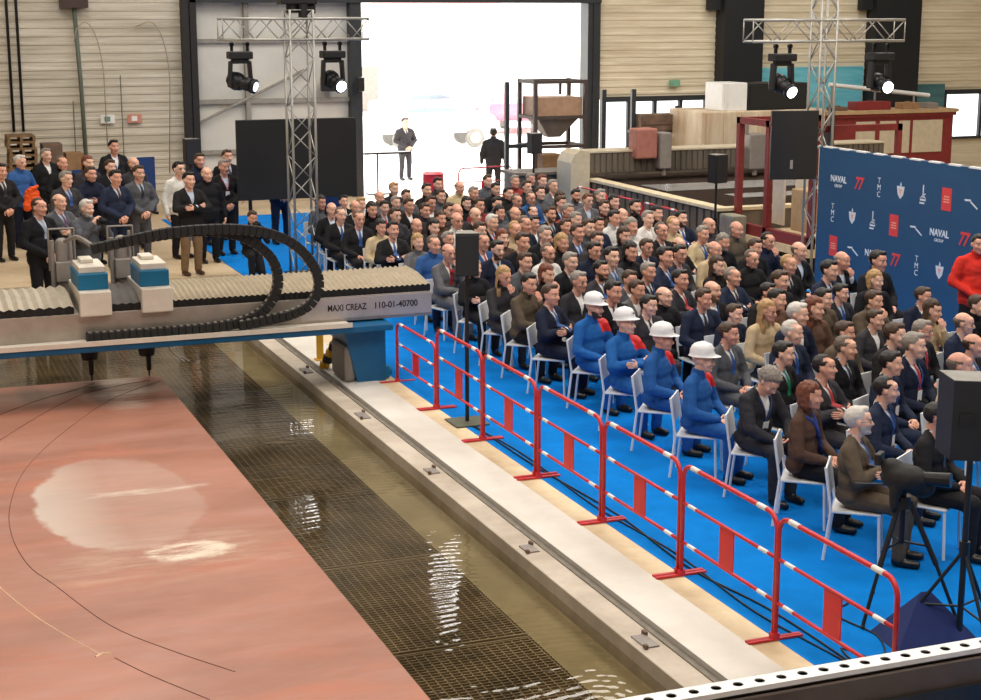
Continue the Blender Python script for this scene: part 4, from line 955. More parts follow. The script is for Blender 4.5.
def figure(pose, turn, near):
    key = (pose, turn, near)
    if key in CACHE: return CACHE[key]
    arms, legs, dz, lean, hp = POSES[pose]
    T = torso_matrix(lean); Z = Matrix.Translation((0, 0, dz)); TT = Z @ T @ SZ; HM = head_matrix(dz, T, R(turn), hp, 1.04 if near else 1.12)
    stand = dz > .2
    vb = .0115 if near else .016; vc = .015 if near else .022
    sh = [TT @ Vector((s*.188, .03, .97)) for s in (-1, 1)]
    A = [(TT @ Vector(a[0]), TT @ Vector(a[1]), TT.to_3x3() @ Vector(a[2]), TT.to_3x3() @ Vector(a[3])) for a in arms]
    # body
    mb = MB(); head_prims(mb); xf(mb, 0, HM); i0 = len(mb.bm.verts)
    mb.cap(HM @ Vector((0, .022, -.05)), TT @ Vector((0, .035, 1.0)), .056, .062)
    i0 = len(mb.bm.verts)
    mb.ell((0, .03, .86), (.150, .098, .15)); mb.ell((0, .025, .70), (.14, .092, .16)); mb.ell((0, .02, .57), (.15, .11, .10)); mb.cap((-.13, .035, .975), (.13, .035, .975), .05, .05)
    for s in (-1, 1): mb.cap((s*.12, .04, .99), (s*.02, .04, 1.05), .045, .04)
    xf(mb, i0, TT)
    for k in (0, 1):
        el, wr, hd, hn = A[k]; mb.cap(sh[k], el, .045, .038); mb.cap(el, wr, .038, .026); hand(mb, wr, hd, hn, True, False)
        hip, kn, an = legs[k]; mb.cap(hip, kn, .07, .05); mb.cap(kn, an, .05, .036); mb.cap(Vector(an)+Vector((0, .02, -.045)), Vector(an)+Vector((0, -.13, -.055)), .034, .026)
    bm = remesh(mb, vb, 2 if near else 1)
    m2 = MB(); m2.bm.free(); m2.bm = bm
    for k in (0, 1): hand(m2, *A[k][1:], False, True)
    m2.mi = 1; i0 = len(bm.verts); lips(m2); xf(m2, i0, HM)
    body = to_mesh(bm, 'body_'+pose, 2)
    # jacket
    mb = MB()
    mb.ell((0, .035, .86), (.205, .142, .17), sub=3); mb.ell((0, .02, .70), (.198, .148, .18), sub=3); mb.ell((0, .018, .575), (.212, .165, .11), sub=3)
    if stand: mb.ell((0, .02, .50), (.205, .15, .16), sub=3)
    mb.cap((-.165, .035, .975), (.165, .035, .975), .072, .072)
    for s in (-1, 1): mb.cap((s*.12, .042, .995), (s*.03, .045, 1.05), .060, .048)
    xf(mb, 0, TT)
    for k in (0, 1):
        el, wr, hd, hn = A[k]; mb.cap(sh[k], el, .074, .063); mb.cap(el, wr-(wr-el).normalized()*.012, .063, .047)
    bm = remesh(mb, vc, 2); wrinkle(bm, .011)
    inv = TT.inverted()
    closed = bm.copy()
    # open collar: cut a V and lift its faces out as the shirt front
    bmesh.ops.transform(bm, matrix=inv, verts=bm.verts)
    bv = BVHTree.FromBMesh(bm)
    zb, zt, wt_ = .775, 1.06, .068
    for s in (-1, 1):
        nrm = Vector((s*(zt-zb), 0, -wt_)).normalized()
        bmesh.ops.bisect_plane(bm, geom=bm.verts[:]+bm.edges[:]+bm.faces[:], plane_co=(0, 0, zb), plane_no=nrm, dist=1e-5)
    inside = []
    for f in bm.faces:
        c = f.calc_center_median()
        if c.y < .035 and c.z > zb and abs(c.x) < wt_*(c.z-zb)/(zt-zb)+1e-4 and c.y < .0 + (.06 if c.z > 1.0 else 0):
            hit = bv.ray_cast(Vector((c.x, -1, c.z)), Vector((0, 1, 0)))
            if hit[0] is not None and (abs(hit[0].y-c.y) < .03 or c.z > .95): inside.append(f)
    ins = {f.index for f in inside}; 
    bm.faces.index_update()
    ins = {f.index for f in inside}
    sb = bm.copy(); sb.faces.ensure_lookup_table()
    bmesh.ops.delete(sb, geom=[f for f in sb.faces if f.index not in ins], context='FACES')
    bmesh.ops.delete(bm, geom=inside, context='FACES')
    sb.normal_update()
    for v in sb.verts: v.co -= v.normal*.005
    m3 = MB(); m3.bm.free(); m3.bm = sb
    m3.tube([(0, .040, 1.025), (0, .030, 1.085)], .066, 16, False, .060)
    shirt = to_mesh(sb, 'shirt_'+pose); shirt.transform(TT)
    # lapels: narrow raised bands along the V
    lp = MB()
    for s in (-1, 1):
        L_, R_ = [], []
        for i in range(9):
            t = i/8; z = zb+(zt-.02-zb)*t; x0 = s*wt_*t*.98; x1 = x0+s*(.012+.045*math.sin(math.pi*min(1, t*1.15)*.85))
            for lst, x in ((L_, x0), (R_, x1)):
                hit = bv.ray_cast(Vector((x, -1, z)), Vector((0, 1, 0))); y = hit[0].y-.006 if hit[0] is not None else .0
                lst.append(lp.bm.verts.new((x, min(y, .03), z)))
        for i in range(8): lp.bm.faces.new((L_[i], L_[i+1], R_[i+1], R_[i]))
    lpm = bpy.data.meshes.new('t'); lp.bm.to_mesh(lpm); lp.bm.free(); bm.from_mesh(lpm); bpy.data.meshes.remove(lpm)
    jopen = to_mesh(bm, 'jacket_'+pose); jopen.transform(TT)
    tb = MB(); L_, R_ = [], []
    for i in range(10):
        t = i/9; z = 1.035-(1.035-.78)*t; w = .020 if i == 0 else (.013 if i == 1 else .016+.016*t)
        row = []
        for x in (-w, w):
            hit = bv.ray_cast(Vector((x*.6, -1, z)), Vector((0, 1, 0))); y = hit[0].y-.008 if hit[0] is not None else -.02
            row.append(tb.bm.verts.new((x, min(y, -.02), z)))
        L_.append(row[0]); R_.append(row[1])
    for i in range(9): tb.bm.faces.new((L_[i], R_[i], R_[i+1], L_[i+1]))
    tie = to_mesh(tb.bm, 'tie_'+pose); tie.transform(TT)
    # closed coat with collar; second slot is a contrast shoulder patch
    i0 = len(closed.verts); m4 = MB(); m4.bm.free(); m4.bm = closed; 
    closed.faces.index_update()
    for f in closed.faces:
        c = inv @ f.calc_center_median(); f.material_index = 1 if (c.z > .90 and .07 < c.x < .30 and c.y < .09) else 0
    m4.mi = 0; m4.tube([(0, .043, 1.01), (0, .036, 1.06), (0, .026, 1.112)], .078, 16, False, .070); xf(m4, i0, TT)
    jclosed = to_mesh(closed, 'coat_'+pose, 2)
    # badge on a lanyard
    lb = MB()
    pts = {}
    for s in (-1, 1):
        q = []
        for i in range(8):
            t = i/7; x = s*.075*(1-t)+s*.004; z = 1.02-.22*t
            hit = bv.ray_cast(Vector((x, -1, z)), Vector((0, 1, 0))); q.append(Vector((x, (hit[0].y if hit[0] is not None else 0)-.011, z)))
        lb.tube(q, .005, 5)
    lb.mi = 1; p = q[-1]; lb.box((0, p.y-.006, p.z-.06), (.075, .004, .10)); 
    lan = to_mesh(lb.bm, 'lanyard_'+pose, 2, False); lan.transform(TT)
    # trousers
    mb = MB(); hz = legs[0][0][2]
    mb.ell((0, .02, hz+.01), (.19, .15, .11), sub=3)
    for k in (0, 1):
        hip, kn, an = [Vector(v) for v in legs[k]]; mb.cap(hip, kn, .102, .080); mb.cap(kn, an-(an-kn).normalized()*.0, .076, .060)
    bm = remesh(mb, vc, 2); wrinkle(bm, .009); trs = to_mesh(bm, 'trousers_'+pose)
    sho = []
    for k in (0, 1):
        an = Vector(legs[k][2]); mb = MB()
        if pose == 'camera' and k == 1: mb.ell(an+Vector((0, .06, -.04)), (.045, .06, .07)); mb.cap(an+Vector((0, .04, -.03)), an+Vector((0, .08, -.09)), .04, .03)
        else:
            mb.cap(an+Vector((0, .02, -.042)), an+Vector((0, -.16, -.052)), .046, .036); mb.ell(an+Vector((0, -.06, -.05)), (.048, .13, .034)); mb.ell(an+Vector((0, .0, -.01)), (.045, .06, .05))
        bm = remesh(mb, .014, 1)
        for v in bm.verts: v.co.z = max(v.co.z, .003)
        sho.append(to_mesh(bm, 'shoe'))
    CACHE[key] = dict(body=body, jopen=jopen, jclosed=jclosed, shirt=shirt, tie=tie, lanyard=lan, trousers=trs, shoes=sho, HM=HM)
    return CACHE[key]

# ------------------------------------------------------------------ cloth, hair and skin colours
def cloth(name, c): return mat(name, c, .85, 0, .10, 20, .22, 26, .25)
CL = {'k': ('black', [S(26, 26, 30), S(33, 32, 34)]), 'n': ('navy', [S(28, 34, 54), S(36, 44, 66)]), 'c': ('charcoal', [S(48, 48, 54), S(58, 56, 60)]), 'g': ('grey', [S(104, 104, 108), S(86, 88, 94)]),
      'b': ('blue', [S(40, 84, 160), S(52, 92, 150)]), 'e': ('beige', [S(206, 186, 148), S(196, 174, 140)]), 'w': ('white', [S(228, 226, 220), S(214, 212, 208)]), 't': ('olive brown', [S(92, 80, 66), S(84, 82, 62)]),
      'r': ('dark red', [S(130, 48, 48), S(150, 60, 56)]), 'p': ('brown', [S(84, 62, 52), S(98, 72, 58)]), 'B': ('blue work', [S(34, 98, 170), S(38, 92, 160)]), 'R': ('bright red', [S(216, 52, 40), S(216, 52, 40)])}
CM = {k: [cloth(v[0].replace(' ', '_')+'_cloth_%d' % i, c) for i, c in enumerate(v[1])] for k, v in CL.items()}
TR = [CM['k'][0], CM['c'][0], CM['n'][0], CM['k'][1]]
BEIGEM = cloth('khaki_trouser_cloth', S(128, 104, 78)); JEAN = cloth('denim', S(62, 78, 104))
SHM = [mat('white_shirt', S(236, 234, 232), .7, 0, .03), mat('pale_blue_shirt', S(196, 208, 228), .7, 0, .03), mat('white_shirt_b', S(228, 226, 224), .7, 0, .03)]
TIE = {'w': mat('dark_tie', S(40, 40, 52), .5), 'b': mat('blue_tie', S(44, 84, 150), .5), 'r': mat('red_tie', S(176, 50, 56), .5), 'g': mat('green_tie', S(20, 120, 84), .5), 's': mat('pale_tie', S(150, 160, 176), .5), 'p': mat('purple_shirt', S(92, 62, 96), .6)}
TN = {'w': 'dark tie', 'b': 'blue tie', 'r': 'red tie', 'g': 'green tie', 's': 'pale tie', 'p': 'purple tie'}
SK = [mat('skin_%d' % i, c, .5, 0, .10, 30, .05, 60, .35) for i, c in enumerate((S(234, 182, 158), S(226, 168, 144), S(222, 164, 142), S(238, 190, 168)))]
SKD = mat('skin_deep', S(150, 100, 76), .5, 0, .1, 30)
LIP = mat('lips', S(172, 92, 84), .5, 0, 0)
HC = {'b': mat('hair_grey_brown', S(110, 96, 84), .6, 0, .2, 60), 'g': mat('hair_grey', S(142, 134, 126), .6, 0, .2, 60), 'w': mat('hair_white', S(206, 200, 192), .6, 0, .12, 60), 'd': mat('hair_dark', S(30, 25, 22), .5, 0, .25, 60), 'n': mat('hair_brown', S(70, 50, 37), .55, 0, .25, 60), 'l': mat('hair_blond', S(178, 142, 96), .55, 0, .2, 60), 'r': mat('hair_auburn', S(112, 62, 42), .55, 0, .2, 60)}
BRD = {'d': mat('beard_dark', S(74, 58, 50), .7, 0, .2, 60), 'n': mat('beard_brown', S(112, 86, 68), .7, 0, .2, 60), 'b': mat('beard_grey_brown', S(128, 104, 88), .7, 0, .2, 60)}
SHOE = mat('black_leather', S(22, 20, 20), .35); SHOEB = mat('brown_leather', S(80, 54, 38), .4)
def mo(o, *ms):
    for i, m in enumerate(ms): o.material_slots[i].link = 'OBJECT'; o.material_slots[i].material = m
    return o
def person(x, y, s, heading, pose, turn, near, hair, outfit, tie, label, group=None, trousers=None, skin=None, badge=False, wide=1, z0=.008):
    f = figure(pose, turn, near)
    o = thing('person', label, 'person', (x, y, z0), heading, group); o.scale = (s*wide, s*wide, s)
    sk = skin or random.choice(SK)
    mo(link('body', f['body'], o), sk, LIP)
    HMd = f['HM'].copy()
    def hp_(name, me): 
        q = link(name, me, o); q.matrix_local = HMd; return q
    for e_ in EYES: hp_('eye', e_)
    c = hair[0]; hm = HC[c]; hk = None
    if hair == 'h' or 'h' in hair[:1]: pass
    if 'F' in hair: hk = 'long'
    elif 'f' in hair: hk = 'bob'
    elif c == 'b': hk = 'ring'
    elif 'R' in hair: hk = 'receding'
    elif 'C' in hair: hk = 'curly'
    else: hk = 'short'
    if c == 'b': 
        for k in 'glnd':
            if k in hair[1:]: hm = HC[k]
    if 'H' in hair: mo(hp_('eyebrows', BROWS), hm)
    elif hair.startswith('b') and 'R' in hair: mo(hp_('hair', HAIR['receding']), hm)
    else: mo(hp_('hair', HAIR[hk]), hm)
    if '*' in hair: hp_('glasses', GLASSES).data.materials[0] = M['blackm']
    if '+' in hair: mo(hp_('beard', BEARD), BRD.get(c, hm))
    if 'H' in hair:
        q = link('hard_hat', HAT, o); q.matrix_local = HMd @ Matrix.Translation((0, .018, .064)) @ Matrix.Rotation(-.10, 4, 'X'); q['label'] = 'white hard hat'
    cm = random.choice(CM[outfit])
    if tie == 'x':
        mo(link('coverall' if outfit == 'B' else 'jacket', f['jclosed'], o), cm, M['redflag'] if outfit == 'B' else cm)
    else:
        mo(link('jacket', f['jopen'], o), cm); mo(link('shirt', f['shirt'], o), random.choice(SHM))
        if tie != '-': mo(link('tie', f['tie'], o), TIE[tie])
    if badge: q = link('lanyard', f['lanyard'], o); mo(q, TIE['b'] if badge == 1 else TIE['r'], M['white'])
    mo(link('trousers', f['trousers'], o), trousers or (cm if outfit in 'kncgB' or (outfit == 't' and tie != 'x') else random.choice(TR)))
    for k in (0, 1): mo(link('shoe', f['shoes'][k], o), SHOEB if (trousers is BEIGEM) else SHOE)
    return o
AUD = '''7.72 27.67 0.993 b k - 0
8.44 29.35 0.930 d k w 0
8.62 28.83 0.939 l w x 0
8.29 27.08 1.024 dF k x 0
7.65 26.87 0.995 bR k b 0
7.75 26.07 1.012 bR* k b 0
9.23 29.63 0.949 bg g x 0
9.77 30.41 1.000 l c x 0
9.73 29.49 0.968 n* g x 0
9.30 28.83 0.939 g c r 0
8.89 28.25 0.930 d c r 0
9.18 27.67 1.003 n k - 0
8.46 26.28 1.015 n* c x 0
7.86 25.20 0.978 df e x 0
7.83 24.40 1.022 d k b 1
8.50 25.23 0.970 b k - 0
8.52 24.43 1.030 df c x 0
7.94 23.45 0.955 lf g x 0
7.90 22.65 1.024 bR b x 0
7.81 21.85 1.022 b* g r 2
9.28 27.09 0.979 n c x 0
9.69 27.92 1.000 n* c - 0
10.32 29.91 1.000 d k x 0
10.91 30.98 0.999 d c x 0
10.31 29.10 0.981 n g x 0
9.03 25.47 1.012 nf p x 0
9.54 26.51 1.024 n c x 0
11.09 30.18 1.001 b e x 0
10.99 29.12 1.000 g c x 0
12.07 31.14 1.000 n g x 0
11.72 29.78 0.989 d k x 0
10.54 28.30 0.930 dF k x 0
10.41 27.20 0.995 n* r x 0
9.48 25.93 1.059 b c x 0
9.63 25.35 1.053 bg* k - 0
10.87 27.58 0.973 d g x 0
11.70 28.98 0.977 d k x 0
11.35 27.78 0.984 bR* c b 0
12.55 30.75 1.000 g r x 0
12.38 29.69 1.000 n* c x 0
13.14 31.36 0.984 g c x 0
11.81 28.18 0.975 bR* b x 0
12.32 28.86 0.977 n g x 0
12.95 29.67 1.000 g* g - 0
13.06 30.56 1.016 r k x 0
12.37 28.06 0.966 nf p x 0
9.01 24.67 1.075 b* w x 0
9.67 24.77 1.018 w k r 0
10.51 26.46 0.952 df g x 0
10.48 25.72 1.004 bg g x 0
11.15 26.46 0.937 dR b x 0
11.16 25.66 0.984 n+ k w 0
11.63 26.02 0.986 g r x 0
10.55 24.98 0.942 d* g - 0
9.63 23.63 1.035 lR e x 0
10.03 24.20 1.035 bR n x 0
9.82 22.85 1.047 g k - 0
9.18 22.97 1.006 rf p x 0
9.09 22.02 1.075 n k - 0
9.79 22.13 1.017 lf k x 0
10.82 24.25 0.964 n g x 0
8.71 22.69 1.019 bR* b r 0
8.59 21.78 1.029 d*+ n w 0
9.16 21.22 1.024 bR*+ w x 0
8.60 20.76 1.000 n g - 0
9.11 23.87 1.025 n k x 0
12.90 28.50 0.953 d+ g x 0
12.59 27.26 0.995 r* g - 0
13.05 27.70 1.010 g c x 0
12.78 26.46 1.030 dF c x 0
12.32 25.98 1.016 n p x 0
11.25 24.86 0.988 g g x 0
11.30 24.05 0.997 d n x 0
11.82 24.54 1.017 d w x 0
12.30 25.13 0.974 bg g x 0
12.82 25.66 1.028 d+ k x 0
12.40 24.33 1.005 g w - 0
12.85 24.86 1.008 df k x 0
12.89 24.06 1.013 d+ n b 0
12.43 23.53 1.005 lR e x 0
11.69 22.45 1.051 bR* k w 0
11.55 23.25 1.030 gf w x 0
11.09 22.64 1.000 nf c x 0
10.85 23.49 1.034 n g x 0
10.41 22.87 1.039 n c b 0
10.38 22.13 1.029 n c x 0
10.00 21.42 0.992 d* n x 0
10.26 20.74 1.046 df k x 0
9.79 20.31 1.050 d g b 0
11.53 21.55 0.972 bn k x 0
10.44 19.92 1.066 d n b 0
9.18 20.47 1.008 g k - 0
13.00 23.26 0.992 bg* c x 0
12.44 22.53 0.982 g e b 0
12.37 21.73 0.961 gf+ k x 0
11.66 20.75 1.002 bg e x 0
13.02 22.46 1.023 bg t x 0
12.93 21.40 1.000 dR* n x 2
12.46 20.93 0.982 n k x 0
11.83 19.95 0.982 bR* k x 0
11.04 19.56 0.984 nF k x 0
9.98 18.59 0.993 d c r 0
10.87 18.76 0.958 gR n w 1
10.01 17.79 0.973 b+ k - 0
9.33 17.82 0.944 b k x 1
9.56 17.26 1.000 n n w 0
11.08 17.96 1.013 n k r 0
11.95 19.15 1.005 lR k w 0
12.73 20.13 1.017 b k - 0
10.62 17.49 0.978 d k x 0
8.46 19.72 0.996 rf k x 2
8.61 18.92 1.004 g* c - 0
7.88 18.09 1.000 n n b 1
9.36 19.76 0.981 d+ c b 0
9.46 19.13 0.954 n g - 0
9.92 19.49 0.978 g n w 0
8.63 17.91 1.028 d k w 0
8.72 17.11 1.000 d c w 0
9.19 18.44 0.958 n g - 2
7.89 19.82 0.989 lF* c x 2
7.90 19.02 1.011 d t x 2
9.64 16.64 0.930 n n - 0
8.75 15.22 1.000 n g b 0
9.77 16.09 1.025 lF* e x 0
10.26 16.69 1.033 d p x 0
8.77 14.11 0.998 d k g 0
9.33 14.84 1.036 wR n b 0
9.82 15.52 1.075 w n - 0
10.29 15.89 1.053 rF p x 0
10.93 16.69 1.008 d t x 0
10.02 14.86 0.991 n t x 0
9.50 14.06 1.009 bR k w 0
8.80 13.31 1.002 dR c r 1
12.09 18.35 1.030 d n b 0
12.91 19.33 0.994 bg k - 2
8.02 13.34 1.008 w c - 3
7.99 12.37 1.000 rf p x 0
13.00 18.53 1.073 d k x 0
12.29 17.55 1.015 lf k x 0
11.48 16.46 1.000 n t x 2
11.74 15.63 1.000 nF e x 2
12.45 15.71 1.000 n k x 2
11.56 14.76 1.000 b* n b 0
10.88 13.71 1.000 bn k b 0
10.23 14.22 1.053 n k w 0
10.01 13.58 1.075 g n r 0
9.52 13.28 1.002 d n - 0
9.84 12.60 1.075 b e x 0
8.79 12.32 1.000 dR n b 0
7.91 11.39 1.000 w*+ t b 1
8.61 11.29 1.000 d k w 0
8.04 17.22 1.000 h+ B x 0
7.95 16.11 1.000 h B x 1
7.92 15.21 1.000 h B x 0
7.83 14.14 0.993 h B x 0
11.05 20.71 0.989 d* c r 0
8.49 23.57 0.955 g* g w 0
10.97 14.73 0.970 g* k r 0
12.49 14.86 0.960 bg n b 0
12.41 16.68 0.951 n n - 0
7.85 20.71 0.956 lf k x 0
12.01 27.21 0.981 n k w 0
11.61 17.33 0.943 d c b 0
10.97 21.62 0.972 n* n b 0
10.97 15.64 0.942 n c - 0
8.25 27.99 0.977 bg k w 0
7.85 28.90 0.985 dF g x 0'''

ORD = 'first second third fourth fifth sixth seventh eighth ninth tenth eleventh twelfth thirteenth fourteenth fifteenth sixteenth seventeenth eighteenth nineteenth twentieth twenty-first twenty-second twenty-third'.split()
rows = []
for l in AUD.split('\n'):
    t = l.split(); rows.append([float(t[0]), float(t[1]), float(t[2]), t[3], t[4], t[5], int(t[6])])
rows.sort(key=lambda r: r[1])
# number the rows from the front, then the seats from the red barriers
byrow = {}
for r in rows: byrow.setdefault(max(0, round((r[1]-11.25)/1.02)), []).append(r)
seatno = {}
for n, k in enumerate(sorted(byrow)):
    for j, r in enumerate(sorted(byrow[k], key=lambda r: r[0])): seatno[id(r)] = (n, j)
# white chairs
def chair_parts(one):
    def fin(b, nm):
        if one is None: b.build(nm, M['whitepl'], CH0)
    lst = []
    B = [('seat', lambda b: b.b2(-.21, .21, -.23, .2, .435, .46, .012)), ('backrest', lambda b: b.poly([(-.2, .21, .60), (.2, .21, .60), (.19, .25, .84), (-.19, .25, .84)], (0, .015, 0)))]
    for sx in (-1, 1):
        B.append(('leg', lambda b, s=sx: b.tube([(s*.19, -.21, .44), (s*.205, -.23, .0)], .014, 8)))
        B.append(('leg', lambda b, s=sx: b.tube([(s*.195, .26, .84), (s*.195, .2, .45), (s*.205, .25, .0)], .014, 8)))
    return B
CH0 = thing('chair', 'x', 'chair'); one = MB()
for nm, fn in chair_parts(None):
    b = MB(); fn(b); b.build(nm, M['whitepl'], CH0); fn(one)
ONE = one.mesh('chair_whole', M['whitepl'])
first = True
for r in rows:
    x, y, s, hair, outfit, tie, pose_i = r
    n, j = seatno[id(r)]; near = y < 17.6
    f = max(0, min(1, (24-y)/8)); tot = [t0+(t1-t0)*(y-ya)/(yb-ya) for ya, yb, t0, t1 in ((10, 13, 62, 46), (13, 15.2, 46, 32), (15.2, 18, 32, 22), (18, 23, 22, 12), (23, 40, 12, 8)) if ya <= y < yb][0]
    turn = (18 if y < 18 else (-6 if random.random() < .5 else 8)); hd_ = tot-turn+random.uniform(-6, 6)
    if x < 8.35 and y < 17.9: hd_ = max(hd_, 34)
    if pose_i == 3: hd_ = 14
    if outfit == 'B': hd_ = 18 if y > 16 else 36
    head = R(hd_)
    if hair[0] == 'h': hair = 'dH' + hair[1:]
    pose = ('lap', 'cross', 'chin', 'phone')[pose_i]
    if pose_i == 0 and not near: pose = random.choice(('lap', 'lap', 'cross'))
    if pose == 'phone': turn = 0
    where = '%s row, %s from the barriers' % (ORD[n], ORD[j])
    kind = ('white hard hat and blue coveralls' if outfit == 'B' else '%s %s' % (CL[outfit][0], 'coat' if tie == 'x' else 'jacket' if tie == '-' else 'suit, ' + TN[tie]))
    pz = {'lap': '', 'cross': ', arms folded', 'chin': ', hand at chin', 'phone': ', head bowed'}[pose]
    lab = 'seated person in %s%s, %s' % (kind, pz, where)
    if '*' in hair and len(lab.split()) < 16 and not pz: lab = lab.replace('in '+kind, 'with glasses in '+kind)
    if len(lab.split()) > 16: lab = lab.replace(pz, '')
    tr_ = None
    p = person(x, y, s, head, pose, turn, near, hair if not (near and outfit == 'c' and hair == 'w') else 'gC', outfit, tie, lab, 'seated audience on white chairs', tr_, badge=(1 if (random.random() < .22 and tie != 'x') or (outfit == 'c' and pose == 'phone') else 0), wide=.95 if ('F' in hair or 'f' in hair) else 1.0)
    cl_ = 'white chair of the audience in the %s' % where
    if near:
        c = CH0 if first else copy_tree(CH0); first = False; c['label'] = cl_; c['group'] = 'white chairs of the audience'
    else: c = tag(link('chair', ONE), cl_, 'chair', 'white chairs of the audience')
    c.location = (x, y, .008); c.rotation_euler = (0, 0, R(52) if x < 8.5 and y < 21.5 else head)
    if abs(x-7.9) < .4 and abs(y-13.2) < .5 and pose == 'phone':
        ph = MB(); ph.box((0, 0, 0), (.075, .14, .01), None, .003); q = thing('phone', 'dark phone in a red case held by the bowed person in the third row', 'phone', (0, 0, 0)); ph.build('case', M['red'], q)
        ph = MB(); ph.box((0, 0, .006), (.066, .125, .002)); ph.build('screen', M['screen'], q)
        q.matrix_world = Matrix.Translation((x, y, .008)) @ Matrix.Rotation(head, 4, 'Z') @ Matrix.Scale(s, 4) @ torso_matrix(.2) @ Matrix.Translation((0, -.44, .74)) @ Matrix.Rotation(R(-25), 4, 'X')
    if hair == 'n' and outfit == 'n' and abs(y-17.0) < 1 and 9.6 < x < 10.6:
        q = MB(); 
        for k in range(3): q.tube([(-.15, -.06, 1.0-.01*k), (-.12-.01*k, -.16, .86-.03*k), (-.04, -.16, .80-.02*k), (.02, -.13, .88)], .008, 6)
        q.build('gold_cord', mat('gold_cord', S(196, 160, 70), .4, .5), p)['label'] = 'gold aiguillette cord'

    if outfit == 'p' and y < 12.6 and x < 8.3:
        q = MB(); q.tube([(.06, .05, 1.06), (.075, -.03, 1.04), (.03, -.085, .99), (.0, -.12, .90), (.02, -.15, .80), (.03, -.155, .70)], .022, 8); q.tube([(-.06, .05, 1.06), (-.075, -.03, 1.04), (-.03, -.085, .99), (.0, -.125, .92), (-.01, -.15, .84)], .022, 8)
        q.build('scarf', cloth('blue_scarf', S(40, 62, 130)), p, True)['label'] = 'blue patterned scarf'

# standing people
ST = [
 # x, y, eye height, heading deg, pose, hair, outfit, tie, trousers, label, badge
 (2.45, 32.9, 1.62, 25, 'clasp', 'd', 'k', 'w', None, 'standing person in black suit beside the blue jacket wearer, cut by the edge', 0),
 (2.98, 34.7, 1.62, 35, 'clasp', 'w*', 'b', 'x', None, 'standing person in blue jacket holding an orange jacket', 0),
 (3.67, 36.2, 1.62, 25, 'side', 'g*', 'k', '-', None, 'standing person in black jacket and open shirt in front of the cartons', 0),
 (3.80, 34.4, 1.60, 25, 'clasp', 'bR', 'k', 'x', None, 'standing person in black coat between cartons and blue partition panel', 0),
 (3.47, 30.9, 1.62, 30, 'clasp', 'g*', 'c', 'b', None, 'standing person in charcoal suit, blue tie and glasses behind the front pair', 0),
 (2.51, 26.3, 1.66, 35, 'clasp', 'nR', 'k', 's', None, 'standing person in black suit with pale tie, hands clasped, nearest the gantry', 0),
 (2.95, 27.4, 1.60, 35, 'folded', 'b', 'g', 'p', None, 'standing person in grey jacket with purple tie beside the nearest black suit', 0),
 (3.26, 26.4, 1.60, 30, 'shoot', 'w+', 'g', 'x', None, 'standing person in grey coat raising a camera behind the gantry spindle', 0),
 (4.31, 34.2, 1.60, 25, 'side', 'rF', 'c', 'x', None, 'standing person in charcoal coat in front of the blue partition panel', 0),
 (4.62, 33.2, 1.60, 20, 'clasp', 'n', 'k', '-', None, 'standing person in black jacket half hidden beside the tall lanyard wearer', 0),
 (4.04, 31.8, 1.60, 25, 'folded', 'n', 'n', 'x', None, 'standing person in navy coat, arms folded, behind the grey coat', 0),
 (4.40, 31.0, 1.60, 25, 'clasp', 'd', 'n', 'w', None, 'standing person in navy suit with medal ribbons and dark tie', 0),
 (5.24, 36.9, 1.70, 15, 'side', 'd', 'k', '-', None, 'tall standing person in long black coat with blue lanyard', 1),
 (5.16, 33.6, 1.60, 20, 'side', 'bl', 'c', 'x', None, 'standing person in charcoal coat behind the grey suit with clasped hands', 0),
 (4.92, 31.5, 1.62, 20, 'clasp', 'n', 'g', 'w', None, 'standing person in dark grey suit, hands clasped, left of the beige trousers', 0),
 (5.80, 32.0, 1.62, 25, 'side', 'd*', 'w', '-', None, 'standing person in pale jacket and glasses behind the beige trousers', 0),
 (5.59, 29.85, 1.62, 15, 'folded', 'd', 'k', '-', 'beige', 'standing person in black jacket and beige trousers on the concrete floor', 0),
 (6.20, 31.2, 1.58, 10, 'side', 'bl', 'k', 'x', None, 'standing person in black coat right behind the beige trousers', 0),
 (6.53, 33.6, 1.62, 10, 'side', 'n', 'n', 'x', None, 'standing person in navy coat under the loudspeaker by the dark column', 0),
 (6.73, 32.1, 1.62, 12, 'clasp', 'g', 'k', '-', None, 'standing person in black jacket with red lanyard on the blue carpet', 2),
 (7.27, 34.3, 1.62, 12, 'side', 'n', 'k', 'w', None, 'standing person in black suit directly behind the red lanyard', 0),
 (8.15, 33.2, 1.62, 10, 'clasp', 'd', 'n', 'x', None, 'standing person in navy coat behind the kneeling photographer, head hidden by the screen', 0),
 (14.33, 43.4, 1.62, 10, 'clasp', 'd', 'c', 'w', None, 'standing guard in charcoal suit alone in the bright doorway', 0),
 (15.3, 39.0, 1.60, 160, 'side', 'd', 'c', 'x', None, 'standing person in charcoal coat by the post next to the hopper', 0),
 (13.88, 17.47, 1.65, -20, 'clasp', 'd', 'R', 'x', None, 'standing person in bright red jacket in front of the blue backdrop', 0),
]
for (x, y, e, hd, pose, hair, outfit, tie, trw, lab, bd_) in ST:
    on_carpet = x > 6.25 and y < 37.2
    kk = (e+.1)/e if y < 37 and x < 10 else 1
    x *= 1-(kk-1)*e/(4.75-e); y *= 1-(kk-1)*e/(4.75-e); e *= kk
    p = person(x, y, e/1.595, R(hd), pose, 0, y < 27, hair, outfit, tie, lab, None, BEIGEM if trw == 'beige' else None, badge=bd_, wide=1.06, z0=.008 if on_carpet else (-.01 if y > 40.3 else .0))
p = person(6.40, 28.3, .95, R(5), 'camera', 0, False, 'n', 'k', 'x', 'kneeling person in black coat holding up a camera on the blue carpet edge', z0=.008)
